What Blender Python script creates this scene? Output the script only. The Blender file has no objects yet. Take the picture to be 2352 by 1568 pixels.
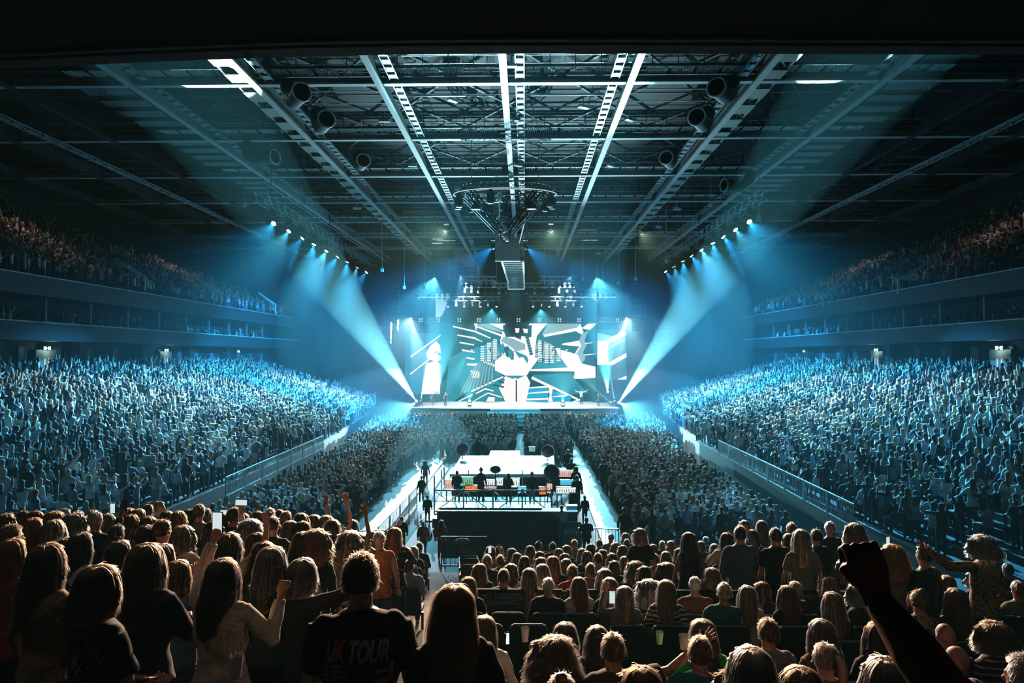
import bpy, bmesh, math, random
import numpy as np
from mathutils import Vector, Matrix, Euler, noise
S = bpy.context.scene
COL = S.collection
R = math.radians
rnd = random.Random(7)

# ------------------------------------------------------------------ camera
F = 1568.0                     # focal length in pixels of the 2352 x 1568 frame
VPX, VPY = 1205.0, 818.0       # where the arena's long axis (+Y) vanishes
EYE = Vector((0, 0, 8.2))
cam_d = bpy.data.cameras.new('camera'); cam = bpy.data.objects.new('camera', cam_d); COL.objects.link(cam)
cam_d.sensor_width = 36; cam_d.lens = F / 2352 * 36; cam_d.clip_start = 0.05; cam_d.clip_end = 400
pitch = math.atan((VPY - 784) / F); yaw = math.atan((VPX - 1176) / F)
cam.location = EYE; cam.rotation_euler = (math.pi / 2 + pitch, 0, yaw)
S.camera = cam
CR = cam.rotation_euler.to_matrix()

def P(px, py, Y):
    """world point at depth Y on the sight line of a photograph pixel"""
    d = CR @ Vector(((px - 1176) / F, -(py - 784) / F, -1))
    return EYE + d * (Y / d.y)
def PZ(px, py, z):
    d = CR @ Vector(((px - 1176) / F, -(py - 784) / F, -1))
    return EYE + d * ((z - EYE.z) / d.z)
CI = CR.inverted()
def PIX(p):
    v = CI @ (Vector(p) - EYE)
    return 1176 + F * v.x / -v.z, 784 - F * v.y / -v.z

# ------------------------------------------------------------------ world, colour, exposure
S.view_settings.view_transform = 'Standard'; S.view_settings.look = 'None'
S.view_settings.gamma = 1.0; S.view_settings.exposure = 0.0; S.view_settings.use_curve_mapping = False
cy = S.cycles
cy.max_bounces = 2; cy.diffuse_bounces = 1; cy.glossy_bounces = 1; cy.transmission_bounces = 1
cy.volume_bounces = 0; cy.transparent_max_bounces = 24
cy.use_adaptive_sampling = True; cy.adaptive_threshold = 0.05; cy.adaptive_min_samples = 12
cy.use_denoising = True; cy.caustics_reflective = False; cy.caustics_refractive = False
cy.sample_clamp_indirect = 4.0; cy.use_light_tree = True
W = bpy.data.worlds.new('arena_air'); S.world = W; W.use_nodes = True
wn = W.node_tree.nodes; wl = W.node_tree.links; wn.clear()
wo = wn.new('ShaderNodeOutputWorld'); wb = wn.new('ShaderNodeBackground'); wv = wn.new('ShaderNodeVolumeScatter')
wb.inputs['Color'].default_value = (0, 0, 0, 1); wb.inputs['Strength'].default_value = 0
HAZE = 0.0005
wv.inputs['Color'].default_value = (0.30, 0.90, 1.0, 1); wv.inputs['Density'].default_value = HAZE
wv.inputs['Anisotropy'].default_value = 0.15
wl.new(wb.outputs[0], wo.inputs['Surface']); wl.new(wv.outputs[0], wo.inputs['Volume'])

# ------------------------------------------------------------------ helpers
MATS = {}
def mat(name, color=(.5, .5, .5), rough=.6, metal=0.0, emit=None, estr=0.0, spec=.4, var=0.0, vscale=8.0, bump=0.0, bscale=40.0, trans=0.0, sheen=0.0):
    if name in MATS: return MATS[name]
    m = bpy.data.materials.new(name); m.use_nodes = True
    nt = m.node_tree; b = nt.nodes['Principled BSDF']
    b.inputs['Base Color'].default_value = (*color, 1); b.inputs['Roughness'].default_value = rough
    b.inputs['Metallic'].default_value = metal; b.inputs['Specular IOR Level'].default_value = spec
    if sheen: b.inputs['Sheen Weight'].default_value = sheen
    if trans: b.inputs['Transmission Weight'].default_value = trans
    if emit: b.inputs['Emission Color'].default_value = (*emit, 1); b.inputs['Emission Strength'].default_value = estr
    if var or bump:
        tc = nt.nodes.new('ShaderNodeTexCoord')
    if var:
        n = nt.nodes.new('ShaderNodeTexNoise'); n.inputs['Scale'].default_value = vscale; n.inputs['Detail'].default_value = 3
        nt.links.new(tc.outputs['Object'], n.inputs['Vector'])
        mx = nt.nodes.new('ShaderNodeMix'); mx.data_type = 'RGBA'
        mx.inputs[6].default_value = (*[c * (1 - var) for c in color], 1); mx.inputs[7].default_value = (*[min(1, c * (1 + var)) for c in color], 1)
        nt.links.new(n.outputs['Fac'], mx.inputs[0]); nt.links.new(mx.outputs[2], b.inputs['Base Color'])
    if bump:
        n2 = nt.nodes.new('ShaderNodeTexNoise'); n2.inputs['Scale'].default_value = bscale; n2.inputs['Detail'].default_value = 2
        nt.links.new(tc.outputs['Object'], n2.inputs['Vector'])
        bp = nt.nodes.new('ShaderNodeBump'); bp.inputs['Strength'].default_value = bump; bp.inputs['Distance'].default_value = .01
        nt.links.new(n2.outputs['Fac'], bp.inputs['Height']); nt.links.new(bp.outputs[0], b.inputs['Normal'])
    MATS[name] = m
    return m
def emis(name, color, strength, light=False):
    if name in MATS: return MATS[name]
    m = bpy.data.materials.new(name); m.use_nodes = True; nt = m.node_tree; nt.nodes.clear()
    o = nt.nodes.new('ShaderNodeOutputMaterial'); e = nt.nodes.new('ShaderNodeEmission')
    e.inputs[0].default_value = (*color, 1); e.inputs[1].default_value = strength
    nt.links.new(e.outputs[0], o.inputs[0]); MATS[name] = m
    if not light: m.cycles.emission_sampling = 'NONE'
    return m

class MB:
    """collects shapes for one mesh"""
    def __init__(s): s.v = []; s.f = []; s.m = []; s.cm = 0
    def add(s, vs, fs):
        o = len(s.v); s.v += [tuple(v) for v in vs]; s.f += [tuple(i + o for i in f) for f in fs]; s.m += [s.cm] * len(fs); return s
    def box(s, lo, hi):
        (a, b, c), (d, e, f) = lo, hi
        return s.add([(a, b, c), (d, b, c), (d, e, c), (a, e, c), (a, b, f), (d, b, f), (d, e, f), (a, e, f)],
                     [(0, 3, 2, 1), (4, 5, 6, 7), (0, 1, 5, 4), (1, 2, 6, 5), (2, 3, 7, 6), (3, 0, 4, 7)])
    def bar(s, p, q, w=.05, h=None, up=(0, 0, 1)):
        p, q = Vector(p), Vector(q); h = h or w; d = (q - p)
        if d.length < 1e-6: return s
        d.normalize(); u = Vector(up)
        if abs(d.dot(u)) > .98: u = Vector((0, 1, 0))
        x = d.cross(u).normalized() * (w / 2); z = x.cross(d).normalized() * (h / 2)
        vs = [p - x - z, p + x - z, p + x + z, p - x + z, q - x - z, q + x - z, q + x + z, q - x + z]
        return s.add(vs, [(0, 1, 2, 3), (7, 6, 5, 4), (0, 4, 5, 1), (1, 5, 6, 2), (2, 6, 7, 3), (3, 7, 4, 0)])
    def tube(s, pts, rad, n=8, cap=True, rz=None):
        pts = [Vector(p) for p in pts]; rad = rad if isinstance(rad, (list, tuple)) else [rad] * len(pts)
        vs = []; prev = None
        for i, p in enumerate(pts):
            d = (pts[min(i + 1, len(pts) - 1)] - pts[max(i - 1, 0)])
            d = d.normalized() if d.length > 1e-9 else Vector((0, 0, 1))
            if prev is None:
                u = Vector((1, 0, 0)) if abs(d.x) < .8 else Vector((0, 1, 0))
            else: u = prev
            x = (u - d * u.dot(d)).normalized(); prev = x; y = d.cross(x)
            r = rad[i]; rx, ry = r if isinstance(r, (list, tuple)) else (r, r)
            for k in range(n):
                a = 2 * math.pi * k / n
                vs.append(p + x * (rx * math.cos(a)) + y * (ry * math.sin(a)))
        fs = [(i * n + k, i * n + (k + 1) % n, (i + 1) * n + (k + 1) % n, (i + 1) * n + k) for i in range(len(pts) - 1) for k in range(n)]
        if cap: fs += [tuple(range(n))[::-1], tuple((len(pts) - 1) * n + k for k in range(n))]
        return s.add(vs, fs)
    def ell(s, c, r, nu=12, nv=8, rot=None):
        c = Vector(c); vs = [Vector((0, 0, 1))]
        for j in range(1, nv):
            t = math.pi * j / nv
            vs += [Vector((math.sin(t) * math.cos(2 * math.pi * k / nu), math.sin(t) * math.sin(2 * math.pi * k / nu), math.cos(t))) for k in range(nu)]
        vs.append(Vector((0, 0, -1))); rr = Vector(r)
        vs = [Vector((v.x * rr.x, v.y * rr.y, v.z * rr.z)) for v in vs]
        if rot is not None: vs = [rot @ v for v in vs]
        vs = [v + c for v in vs]; N = len(vs) - 1
        fs = [(0, 1 + k, 1 + (k + 1) % nu) for k in range(nu)]
        fs += [(1 + j * nu + k, 1 + (j + 1) * nu + k, 1 + (j + 1) * nu + (k + 1) % nu, 1 + j * nu + (k + 1) % nu) for j in range(nv - 2) for k in range(nu)]
        fs += [(N, 1 + (nv - 2) * nu + (k + 1) % nu, 1 + (nv - 2) * nu + k) for k in range(nu)]
        return s.add(vs, fs)
    def poly(s, pts, thick=None):
        n = len(pts)
        if thick is None: return s.add(pts, [tuple(range(n))])
        t = Vector(thick); return s.add([Vector(p) for p in pts] + [Vector(p) + t for p in pts],
            [tuple(range(n))[::-1], tuple(range(n, 2 * n))] + [(i, (i + 1) % n, (i + 1) % n + n, i + n) for i in range(n)])
    def mesh(s, name, mats, smooth=False):
        me = bpy.data.meshes.new(name); me.from_pydata(s.v, [], s.f)
        mats = mats if isinstance(mats, (list, tuple)) else [mats]
        for m in mats: me.materials.append(m)
        if len(mats) > 1: me.polygons.foreach_set('material_index', s.m)
        if smooth: me.polygons.foreach_set('use_smooth', [True] * len(s.f))
        me.update(); return me
    def build(s, name, mats, parent=None, smooth=False, loc=None):
        o = bpy.data.objects.new(name, s.mesh(name, mats, smooth)); COL.objects.link(o)
        if parent is not None: o.parent = parent
        if loc is not None: o.location = loc
        return o
def tag(o, label=None, cat=None, group=None, kind=None):
    if label: o['label'] = label
    if cat: o['category'] = cat
    if group: o['group'] = group
    if kind: o['kind'] = kind
    return o
def empty(name, loc=(0, 0, 0), rz=0.0):
    o = bpy.data.objects.new(name, None); COL.objects.link(o); o.location = loc; o.rotation_euler = (0, 0, rz); o.empty_display_size = .1
    return o
def dup(o, parent=None):
    c = o.copy(); COL.objects.link(c); c.parent = parent
    for ch in list(o.children): dup(ch, c)
    return c
def struct(o): o['kind'] = 'structure'; return o
def spot(name, loc, target, color, power, angle, blend=.3, radius=.06, parent=None):
    l = bpy.data.lights.new(name, 'SPOT'); l.energy = power; l.color = color; l.spot_size = R(angle); l.spot_blend = blend
    l.shadow_soft_size = radius
    o = bpy.data.objects.new(name, l); COL.objects.link(o)
    d = Vector(target) - Vector(loc)
    o.rotation_euler = d.to_track_quat('-Z', 'Y').to_euler(); o.location = loc
    if parent is not None: o.parent = parent; o.location = Vector(loc) - Vector(parent.location)
    return o
CX = -1.0      # the arena's centre line

# ------------------------------------------------------------------ lights (positions are those of the lamps built below)
CYAN = (.26, .72, 1.0); BLUE = (.02, .36, 1.0); BLUE2 = (.03, .42, 1.0); ICE = (.55, .93, 1.0); WARM = (1.0, .64, .41); WHITE = (.95, .98, 1.0)
SIDE_Y = [46.5, 49.5, 52.5, 55.5, 59, 62.5, 66, 70, 74]
def side_lamps(s):
    return [(CX + s * 16.3, y, 17.3) for y in SIDE_Y]
for s in (-1, 1):
    for i, p in enumerate(side_lamps(s)):
        tgt = (CX + s * (17.5 + 3.5 * (i % 3)), p[1] - (13 if i < 4 else 7) + 3 * (i % 4) - (3 if i == 0 else 0), 4)
        spot('side_truss_light', p, tgt, CYAN if i % 3 == 1 else BLUE2 if i % 3 == 2 else (.07, .54, 1.0), (120000, 130000, 120000)[i % 3] * (1.4 if s > 0 and i == 0 else 1) * (.5 if i > 6 else 1), 58, .9)

# added unseen fill spots under the overhang, lifting the near audience's backs
for x, tx in ((-4.5, -3.5), (.5, 1.0), (6.5, 6.0)):
    spot('near_fill_spot', (x, 3.2, 10.8), (tx, 8.0, 4.2), (1.0, .84, .70), 42, 105, 1.0, .15)
# banks of low theatrical fog round the stage

# added dim warm fill spots that tint the upper tier crowd
for s in (-1, 1):
    for y in (46, 66): spot('upper_tier_fill', (CX + s * 33, y, 20.6), (CX + s * 34.5, y, 10), (1.0, .76, .72), 260, 130, 1.0, .15)
# ------------------------------------------------------------------ building shell
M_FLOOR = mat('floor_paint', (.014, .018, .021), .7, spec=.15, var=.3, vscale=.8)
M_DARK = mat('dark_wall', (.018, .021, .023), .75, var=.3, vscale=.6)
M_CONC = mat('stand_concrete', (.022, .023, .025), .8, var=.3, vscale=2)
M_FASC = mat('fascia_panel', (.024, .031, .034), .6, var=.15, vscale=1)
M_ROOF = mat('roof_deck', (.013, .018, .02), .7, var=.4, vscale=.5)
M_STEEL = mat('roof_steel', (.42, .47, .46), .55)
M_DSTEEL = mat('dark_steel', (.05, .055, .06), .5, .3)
M_PALE = mat('pale_steel', (.42, .48, .46), .5)
M_BLACK = mat('black_metal', (.012, .012, .013), .45, .2)
M_CHROME = mat('truss_aluminium', (.55, .58, .6), .35, .85)

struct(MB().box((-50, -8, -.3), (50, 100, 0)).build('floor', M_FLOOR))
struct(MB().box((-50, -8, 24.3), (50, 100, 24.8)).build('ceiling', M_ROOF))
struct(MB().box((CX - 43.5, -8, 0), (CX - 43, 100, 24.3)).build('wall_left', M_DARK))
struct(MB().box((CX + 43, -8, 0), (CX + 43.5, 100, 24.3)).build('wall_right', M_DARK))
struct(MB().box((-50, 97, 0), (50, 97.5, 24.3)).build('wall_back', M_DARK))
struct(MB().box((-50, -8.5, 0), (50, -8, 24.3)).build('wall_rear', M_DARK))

def off(Y): return max(0, Y - 50) * .1
YS = [12, 20, 30, 40, 50, 60, 70, 78, 86]
NLOW = 19
def low_xz(j, Y): return 13.7 + off(Y) + .82 * j, 1.9 + .245 * j
for s, nm in ((-1, 'left'), (1, 'right')):
    b = MB()
    for j in range(NLOW):
        for a, c in zip(YS[:-1], YS[1:]):
            x0, z = low_xz(j, a); x1, _ = low_xz(j, c)
            z0 = 0 if j == 0 else z - .245
            P0 = [(CX + s * x0, a, z0), (CX + s * x1, c, z0), (CX + s * x1, c, z), (CX + s * x0, a, z)]
            P1 = [(CX + s * x0, a, z), (CX + s * x1, c, z), (CX + s * (x1 + .82), c, z), (CX + s * (x0 + .82), a, z)]
            b.poly(P0 if s < 0 else P0[::-1]); b.poly(P1 if s < 0 else P1[::-1])
    b.poly([(CX + s * 13.7, YS[0], 0)] + [(CX + s * (13.7 + .82 * j + d), YS[0], 1.9 + .245 * (j - (0 if d else 0))) for j in range(NLOW) for d in (0, .82)] + [(CX + s * 30, YS[0], 0)])
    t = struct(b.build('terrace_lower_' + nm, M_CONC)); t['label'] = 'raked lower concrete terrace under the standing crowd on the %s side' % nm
    # concourse level behind it
    struct(MB().box((CX + s * 32.2 - .1, 10, 0), (CX + s * 32.2 + .1, 97, 13)).build('wall_concourse_' + nm, M_DARK))
    b = MB().box((min(CX + s * 29.2, CX + s * 32.3), 10, 6.2), (max(CX + s * 29.2, CX + s * 32.3), 96, 6.55))
    struct(b.build('floor_concourse_' + nm, M_CONC))
    # two balcony fronts
    b = MB(); lo, hi = sorted((CX + s * 29.7, CX + s * 30.0))
    b.box((lo, 10, 9.2), (hi, 92, 10.35)); b.box((min(CX + s * 29.9, CX + s * 36), 10, 9.2), (max(CX + s * 29.9, CX + s * 36), 92, 9.5))
    b.build('f', M_FASC); f = COL.objects[-1]; f.name = 'trim_balcony_%s' % nm; struct(f)
    b = MB(); lo, hi = sorted((CX + s * 29.62, CX + s * 29.72)); b.box((lo, 10, 10.33), (hi, 92, 10.40)); b.build('trim_rail_lower_%s' % nm, M_STEEL); struct(COL.objects[-1])
    b = MB(); lo, hi = sorted((CX + s * 28.9, CX + s * 29.3))
    b.box((lo, 10, 11.95), (hi, 88, 13.15)); b.box((min(CX + s * 29.2, CX + s * 36), 10, 11.95), (max(CX + s * 29.2, CX + s * 36), 88, 12.2))
    b.build('trim_upper_balcony_%s' % nm, M_FASC); struct(COL.objects[-1])
    b = MB(); lo, hi = sorted((CX + s * 28.82, CX + s * 28.92)); b.box((lo, 10, 13.13), (hi, 88, 13.19)); b.build('trim_rail_upper_%s' % nm, M_STEEL); struct(COL.objects[-1])
    struct(MB().box((min(CX + s * 35.8, CX + s * 36), 10, 9.5), (max(CX + s * 35.8, CX + s * 36), 92, 12)).build('wall_boxes_' + nm, M_DARK))
    # upper terrace
    b = MB()
    for j in range(16):
        x0 = 29.3 + .8 * j; z = 12.9 + .48 * j
        b.poly([(CX + s * x0, 10, z - .48), (CX + s * x0, 88, z - .48), (CX + s * x0, 88, z), (CX + s * x0, 10, z)])
        b.poly([(CX + s * x0, 10, z), (CX + s * x0, 88, z), (CX + s * (x0 + .8), 88, z), (CX + s * (x0 + .8), 10, z)])
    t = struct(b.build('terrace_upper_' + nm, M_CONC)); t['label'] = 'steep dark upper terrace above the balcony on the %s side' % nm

# near terrace (the stand the photographer is in)
def slope(u):
    t = min(1, max(0, (u + .386) / .14)); return .17 + .04 * t
def tbase(u, Y):
    t = min(1, max(0, (u + .386) / .14)); return 6.0 - .12 * t + (.22 * t if Y < 3.9 else 0)
def tread(x, Y): u = x / max(Y, .3); return tbase(u, Y) - slope(u) * Y
ROWP = .85
def rowY(k): return 1.0 + ROWP * k
def row_of(Y): return max(0, int(round((Y - 1.0) / ROWP)))
us = [-1.4, -1.1, -.9, -.7, -.5, -.386, -.34, -.29, -.2455, -.1, 0, .2, .4, .6, .8, 1.0, 1.3]
b = MB()
for k in range(-1, 24):
    Y = rowY(k) if k >= 0 else .15
    ya, yb = Y - .3, Y + .55
    for ua, ub in zip(us[:-1], us[1:]):
        if Y > 13.2 and ub < -.3: continue
        za, zb = tbase(ua, Y) - slope(ua) * Y, tbase(ub, Y) - slope(ub) * Y
        Yn = Y + ROWP; na, nb = tbase(ua, Yn) - slope(ua) * Yn, tbase(ub, Yn) - slope(ub) * Yn
        last = (Yn > 13.2 and ub < -.3) or k == 23
        if last: na = nb = 0
        b.add([(ua * Y, ya, za), (ub * Y, ya, zb), (ub * Y, yb, zb), (ua * Y, yb, za)], [(0, 1, 2, 3)])
        b.add([(ua * Y, yb, za), (ub * Y, yb, zb), (ub * Yn, yb, nb), (ua * Yn, yb, na)], [(0, 1, 2, 3)])
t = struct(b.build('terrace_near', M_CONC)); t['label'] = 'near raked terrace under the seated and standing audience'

# overhang of the tier above the camera
edge = []
for px, py in ((-500, 178), (0, 158), (350, 142), (700, 129), (1000, 124), (1200, 123), (1500, 123), (1800, 124), (2352, 126), (2900, 130)):
    edge.append(PZ(px, py, 10.9))
def strip(z, d0, d1, th):
    b = MB()
    for p, q in zip(edge[:-1], edge[1:]):
        b.poly([(p.x, p.y - d0, z), (q.x, q.y - d0, z), (q.x, q.y - d1, z), (p.x, p.y - d1, z)], (0, 0, th))
    return b
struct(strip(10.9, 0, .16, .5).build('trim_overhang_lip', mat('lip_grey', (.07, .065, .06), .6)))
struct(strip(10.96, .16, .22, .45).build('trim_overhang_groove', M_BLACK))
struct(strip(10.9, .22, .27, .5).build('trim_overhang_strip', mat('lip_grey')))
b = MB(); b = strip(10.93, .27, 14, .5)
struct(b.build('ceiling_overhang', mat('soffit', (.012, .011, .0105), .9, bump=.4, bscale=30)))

# ------------------------------------------------------------------ roof steelwork
ZB = 21.4; HC = ZB - 8.2
CROSS = [32.85 + 8.5 * k for k in range(-1, 7)]
LONGX = [-.97 + 6.05 * i for i in range(-6, 7)]
beam = None
for k, Y in enumerate(CROSS):
    o = MB().box((-41, Y - .16, ZB), (39, Y + .16, ZB + .10)).box((-41, Y - .02, ZB + .1), (39, Y + .02, ZB + .3)).box((-41, Y - .1, ZB + .3), (39, Y + .1, ZB + .34)).build('cross_beam', M_STEEL)
    n = ['nearest', 'second', 'third', 'fourth', 'fifth', 'sixth', 'seventh', 'eighth'][k]
    tag(o, 'pale steel beam crossing the whole roof, %s counted from the camera' % n, 'roof beam', 'cross beams of the roof')
for i, x in enumerate(LONGX):
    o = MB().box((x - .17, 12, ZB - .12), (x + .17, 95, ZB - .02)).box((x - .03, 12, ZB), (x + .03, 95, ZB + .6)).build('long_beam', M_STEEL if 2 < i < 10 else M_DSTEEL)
    n = ['first', 'second', 'third', 'fourth', 'fifth', 'sixth', 'seventh', 'eighth', 'ninth', 'tenth', 'eleventh', 'twelfth', 'thirteenth'][i]
    tag(o, 'steel roof beam running towards the stage, %s from the left wall' % n, 'roof beam', 'long beams of the roof')
# catwalks: slatted gratings above each cross beam
M_GRATE = mat('catwalk_grating', (.85, .9, .88), .5, 0)
gr = MB()
for q in range(9): gr.box((-.5 + q * .118, 0, 0), (-.5 + q * .118 + .055, .8, .03))
gme = gr.mesh('grating', [M_GRATE])
NAMES = ['nearest', 'second', 'third', 'fourth', 'fifth', 'sixth', 'seventh', 'eighth']
for k, Y in enumerate(CROSS[:-1]):
    t = empty('catwalk', (0, Y - 1.05, ZB + .38))
    tag(t, 'catwalk of slatted grating panels hung across the roof, %s from the camera' % NAMES[k], 'catwalk', 'catwalks in the roof')
    fr = MB().box((-26, -.06, -.02), (25, .0, .12)).box((-26, .8, -.02), (25, .86, .12))
    for zz in (.55, 1.0):
        fr.box((-26, -.05, zz), (25, -.02, zz + .03)); fr.box((-26, .82, zz), (25, .85, zz + .03))
    for q in range(-21, 22): fr.box((q * 1.2 - .02, -.05, 0), (q * 1.2 + .02, -.01, 1.03))
    fr.build('handrail', M_DSTEEL, t)
    for q in range(-17, 18):
        x = -.97 + q * 1.21
        if q % 5 == 0: continue
        g = bpy.data.objects.new('grating', gme); COL.objects.link(g); g.parent = t; g.location = (x, 0, 0)
# roof purlins and bracing
for j, Y in enumerate([24 + 2.125 * q for q in range(31)]):
    if j % 4 == 0: continue
    pass
b = MB()
PUR = [c + d for c in CROSS for d in (2.6, 4.6, 6.4)]
for j, Y in enumerate(PUR[:-1]):
    o = MB()
    o.box((-7.0, Y, 22.6), (-1.6, Y + .07, 22.68)).box((-.3, Y, 22.6), (5, Y + .07, 22.68))
    o.box((-12.6, Y, 22.9), (-7.4, Y + .05, 22.95)).box((5.4, Y, 22.9), (10.8, Y + .05, 22.95)).box((-40, Y + .3, 23.5), (38, Y + .34, 23.56))
    o = o.build('purlin', M_PALE if j % 3 != 2 else M_STEEL)
    tag(o, 'thin pale roof purlin strips between the catwalks', 'purlin', 'purlins of the roof')
for k, (a, c) in enumerate(zip(CROSS[:-1], CROSS[1:])):
    o = MB()
    for x0, x1 in zip(LONGX[3:-4], LONGX[4:-3]):
        o.bar((x0, a, 23.6), (x1, c, 23.6), .14).bar((x1, a, 23.6), (x0, c, 23.6), .14)
    tag(o.build('roof_bracing', mat('brace', (.07, .085, .09), .6)), 'crossed diagonal bracing rods high under the roof deck', 'bracing', 'roof bracing bays')
# cable trays beside the long beams, dashed in look
ct = MB()
for q in range(90): ct.box((-.16, q * .82, 0), (.16, q * .82 + .45, .05))
for w in (-.2, .2): ct.box((w - .02, -.2, -.02), (w + .02, 74, .1))
ctm = ct.mesh('cable_tray', [mat('tray_steel', (.25, .3, .3), .5, .3)])
for i, x in enumerate(LONGX[3:10]):
    o = bpy.data.objects.new('cable_tray', ctm); COL.objects.link(o); o.location = (x + (.75 if x < 3 else -.75), 18, ZB + .12)
    tag(o, 'cable tray with spaced rungs beside the %s long roof beam from the left' % ['fourth', 'fifth', 'sixth', 'seventh', 'eighth', 'ninth', 'tenth'][i], 'cable tray', 'roof cable trays')
# acoustic panels in the outer bays
pm = MB().box((-1.25, -.45, 0), (1.25, .45, .06)).mesh('acoustic_panel', [mat('panel_grey', (.13, .15, .15), .8)])
pm2 = MB()
for q in range(8): pm2.box((-1 + q * .27, -.5, 0), (-1 + q * .27 + .14, .5, .05))
pm2 = pm2.mesh('slatted_panel', [mat('panel_grey')])
for s in (-1, 1):
    for k, Y in enumerate([CROSS[0] + 8.5 * c + d for c in range(5) for d in (-6.6, -5, -3.4, -1.8, .9)]):
        for c in range(1):
            me = pm2 if k % 5 == 4 else pm
            o = bpy.data.objects.new('acoustic_tile' if me is pm else 'grating_tile', me); COL.objects.link(o); o.location = (CX + s * (20.6 + .0 * c), Y, 21.9)
            tag(o, ('flat grey acoustic panel' if me is pm else 'slatted grey panel') + (' under the roof above the left upper tier' if s < 0 else ' under the roof above the right upper tier'), 'ceiling panel', 'roof panels ' + ('left' if s < 0 else 'right'))
# outer service rails
for s in (-1, 1):
    for i, (x, z) in enumerate(((27.4, 21.0), (25.5, 21.5), (36, 19.8))):
        o = MB()
        for d in (0, .25, .6): o.box((-.03 + d, 15, z), (.03 + d, 88, z + .07))
        for q in range(60): o.box((-.05, 15 + q * 1.2, z - .02), (.7, 15.1 + q * 1.2, z + .03))
        o = o.build('service_rail', M_STEEL if i == 0 else M_DSTEEL); o.location = (CX + s * x, 0, 0)
        tag(o, '%s service rail running along the roof edge above the %s upper tier' % (['brightest', 'inner dark', 'outer dark'][i], 'left' if s < 0 else 'right'), 'service rail', 'roof service rails')
# two wider trussed walkways at the outer long beams
def truss_mb(p, q, w=.5, r=.03, bay=.6, b=None):
    b = b or MB(); p, q = Vector(p), Vector(q); d = (q - p); L = d.length; d.normalize()
    u = Vector((0, 0, 1)) if abs(d.z) < .9 else Vector((0, 1, 0))
    x = d.cross(u).normalized() * (w / 2); z = x.cross(d).normalized() * (w / 2)
    cs = [x + z, x - z, -x - z, -x + z]
    for c in cs: b.bar(p + c, q + c, r * 2)
    n = max(1, int(L / bay))
    for i in range(n):
        a0, a1 = p + d * (L * i / n), p + d * (L * (i + 1) / n)
        for j in range(4):
            c0, c1 = cs[j], cs[(j + 1) % 4]
            b.bar(a0 + (c0 if i % 2 else c1), a1 + (c1 if i % 2 else c0), r)
    return b
for s, x in ((-1, LONGX[4]), (1, LONGX[8])):
    t = empty('trussed_walkway', (x + s * .6, 0, ZB))
    tag(t, 'greenish lit trussed service walkway along the roof, %s of the round truss' % ('left' if s < 0 else 'right'), 'walkway')
    truss_mb((0, 14, .7), (0, 90, .7), 1.0, .05, 1.6).build('truss', M_PALE, t)
    dpm = MB().box((-.5, 0, .05), (.5, 1.3, .1)).mesh('deck_plate', [mat('deck_green', (.26, .31, .24), .6)])
    for q in range(34): o = bpy.data.objects.new('deck_plate', dpm); COL.objects.link(o); o.parent = t; o.location = (0, 14 + q * 2.2, 0)
# round air ducts nozzles
dm = MB()
dm.tube([(0, 0, 0), (0, .1, 0), (0, 1.3, 0), (0, 1.9, .3), (0, 2.3, 1.0)], [.42, .40, .38, .38, .38], 20, cap=False)
dmo = dm.mesh('duct', [M_DSTEEL], True)
rgm = MB().tube([(math.cos(a) * .43, 0, math.sin(a) * .43) for a in [2 * math.pi * k / 24 for k in range(25)]], .045, 6).mesh('nozzle_ring', [mat('ring_pale', (.75, .8, .8), .4)], True)
DUCTS = [(693, 211, 31, .6), (750, 273, 34, .5), (1645, 200, 31, -.6), (1600, 268, 34, -.5), (835, 368, 44, .4), (1530, 362, 44, -.4), (632, 360, 40, 1.2), (1663, 425, 47, -1.2)]
for i, (px, py, Y, rz) in enumerate(DUCTS):
    p = P(px, py, Y); t = empty('air_duct', p, rz)
    tag(t, 'round air duct nozzle with pale ring, %s of centre, %s' % ('left' if px < 1200 else 'right', ['topmost and nearest', 'second from the top', 'third from the top', 'lowest and farthest'][[0, 1, 0, 1, 2, 2, 3, 3][i]]), 'air duct', 'roof air ducts')
    for n, me in (('duct', dmo), ('nozzle_ring', rgm)):
        o = bpy.data.objects.new(n, me); COL.objects.link(o); o.parent = t
# small roof floodlights boxes
fm = MB().box((-.3, -.12, -.08), (.3, .12, .08)).box((-.02, -.02, .08), (.02, .02, .5)).mesh('roof_lamp', [mat('lamp_housing', (.6, .65, .65), .4)])
for i, (px, py, Y) in enumerate([(883, 277, 38), (1446, 274, 38), (1182, 274, 38), (948, 380, 46), (1402, 380, 46), (1190, 379, 46), (907, 532, 66), (1082, 553, 70), (1279, 573, 72), (1374, 582, 72), (1172, 150, 31), (1513, 521, 60), (1555, 479, 54), (820, 478, 52), (1040, 230, 38), (1340, 245, 38)]):
    o = bpy.data.objects.new('roof_lamp', fm); COL.objects.link(o); o.location = P(px, py, Y); o.rotation_euler = (0, 0, (i * 1.7) % 1)
    tag(o, 'small pale switched-off roof lamp box hanging below the steelwork', 'roof lamp', 'small roof lamps')
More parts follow.
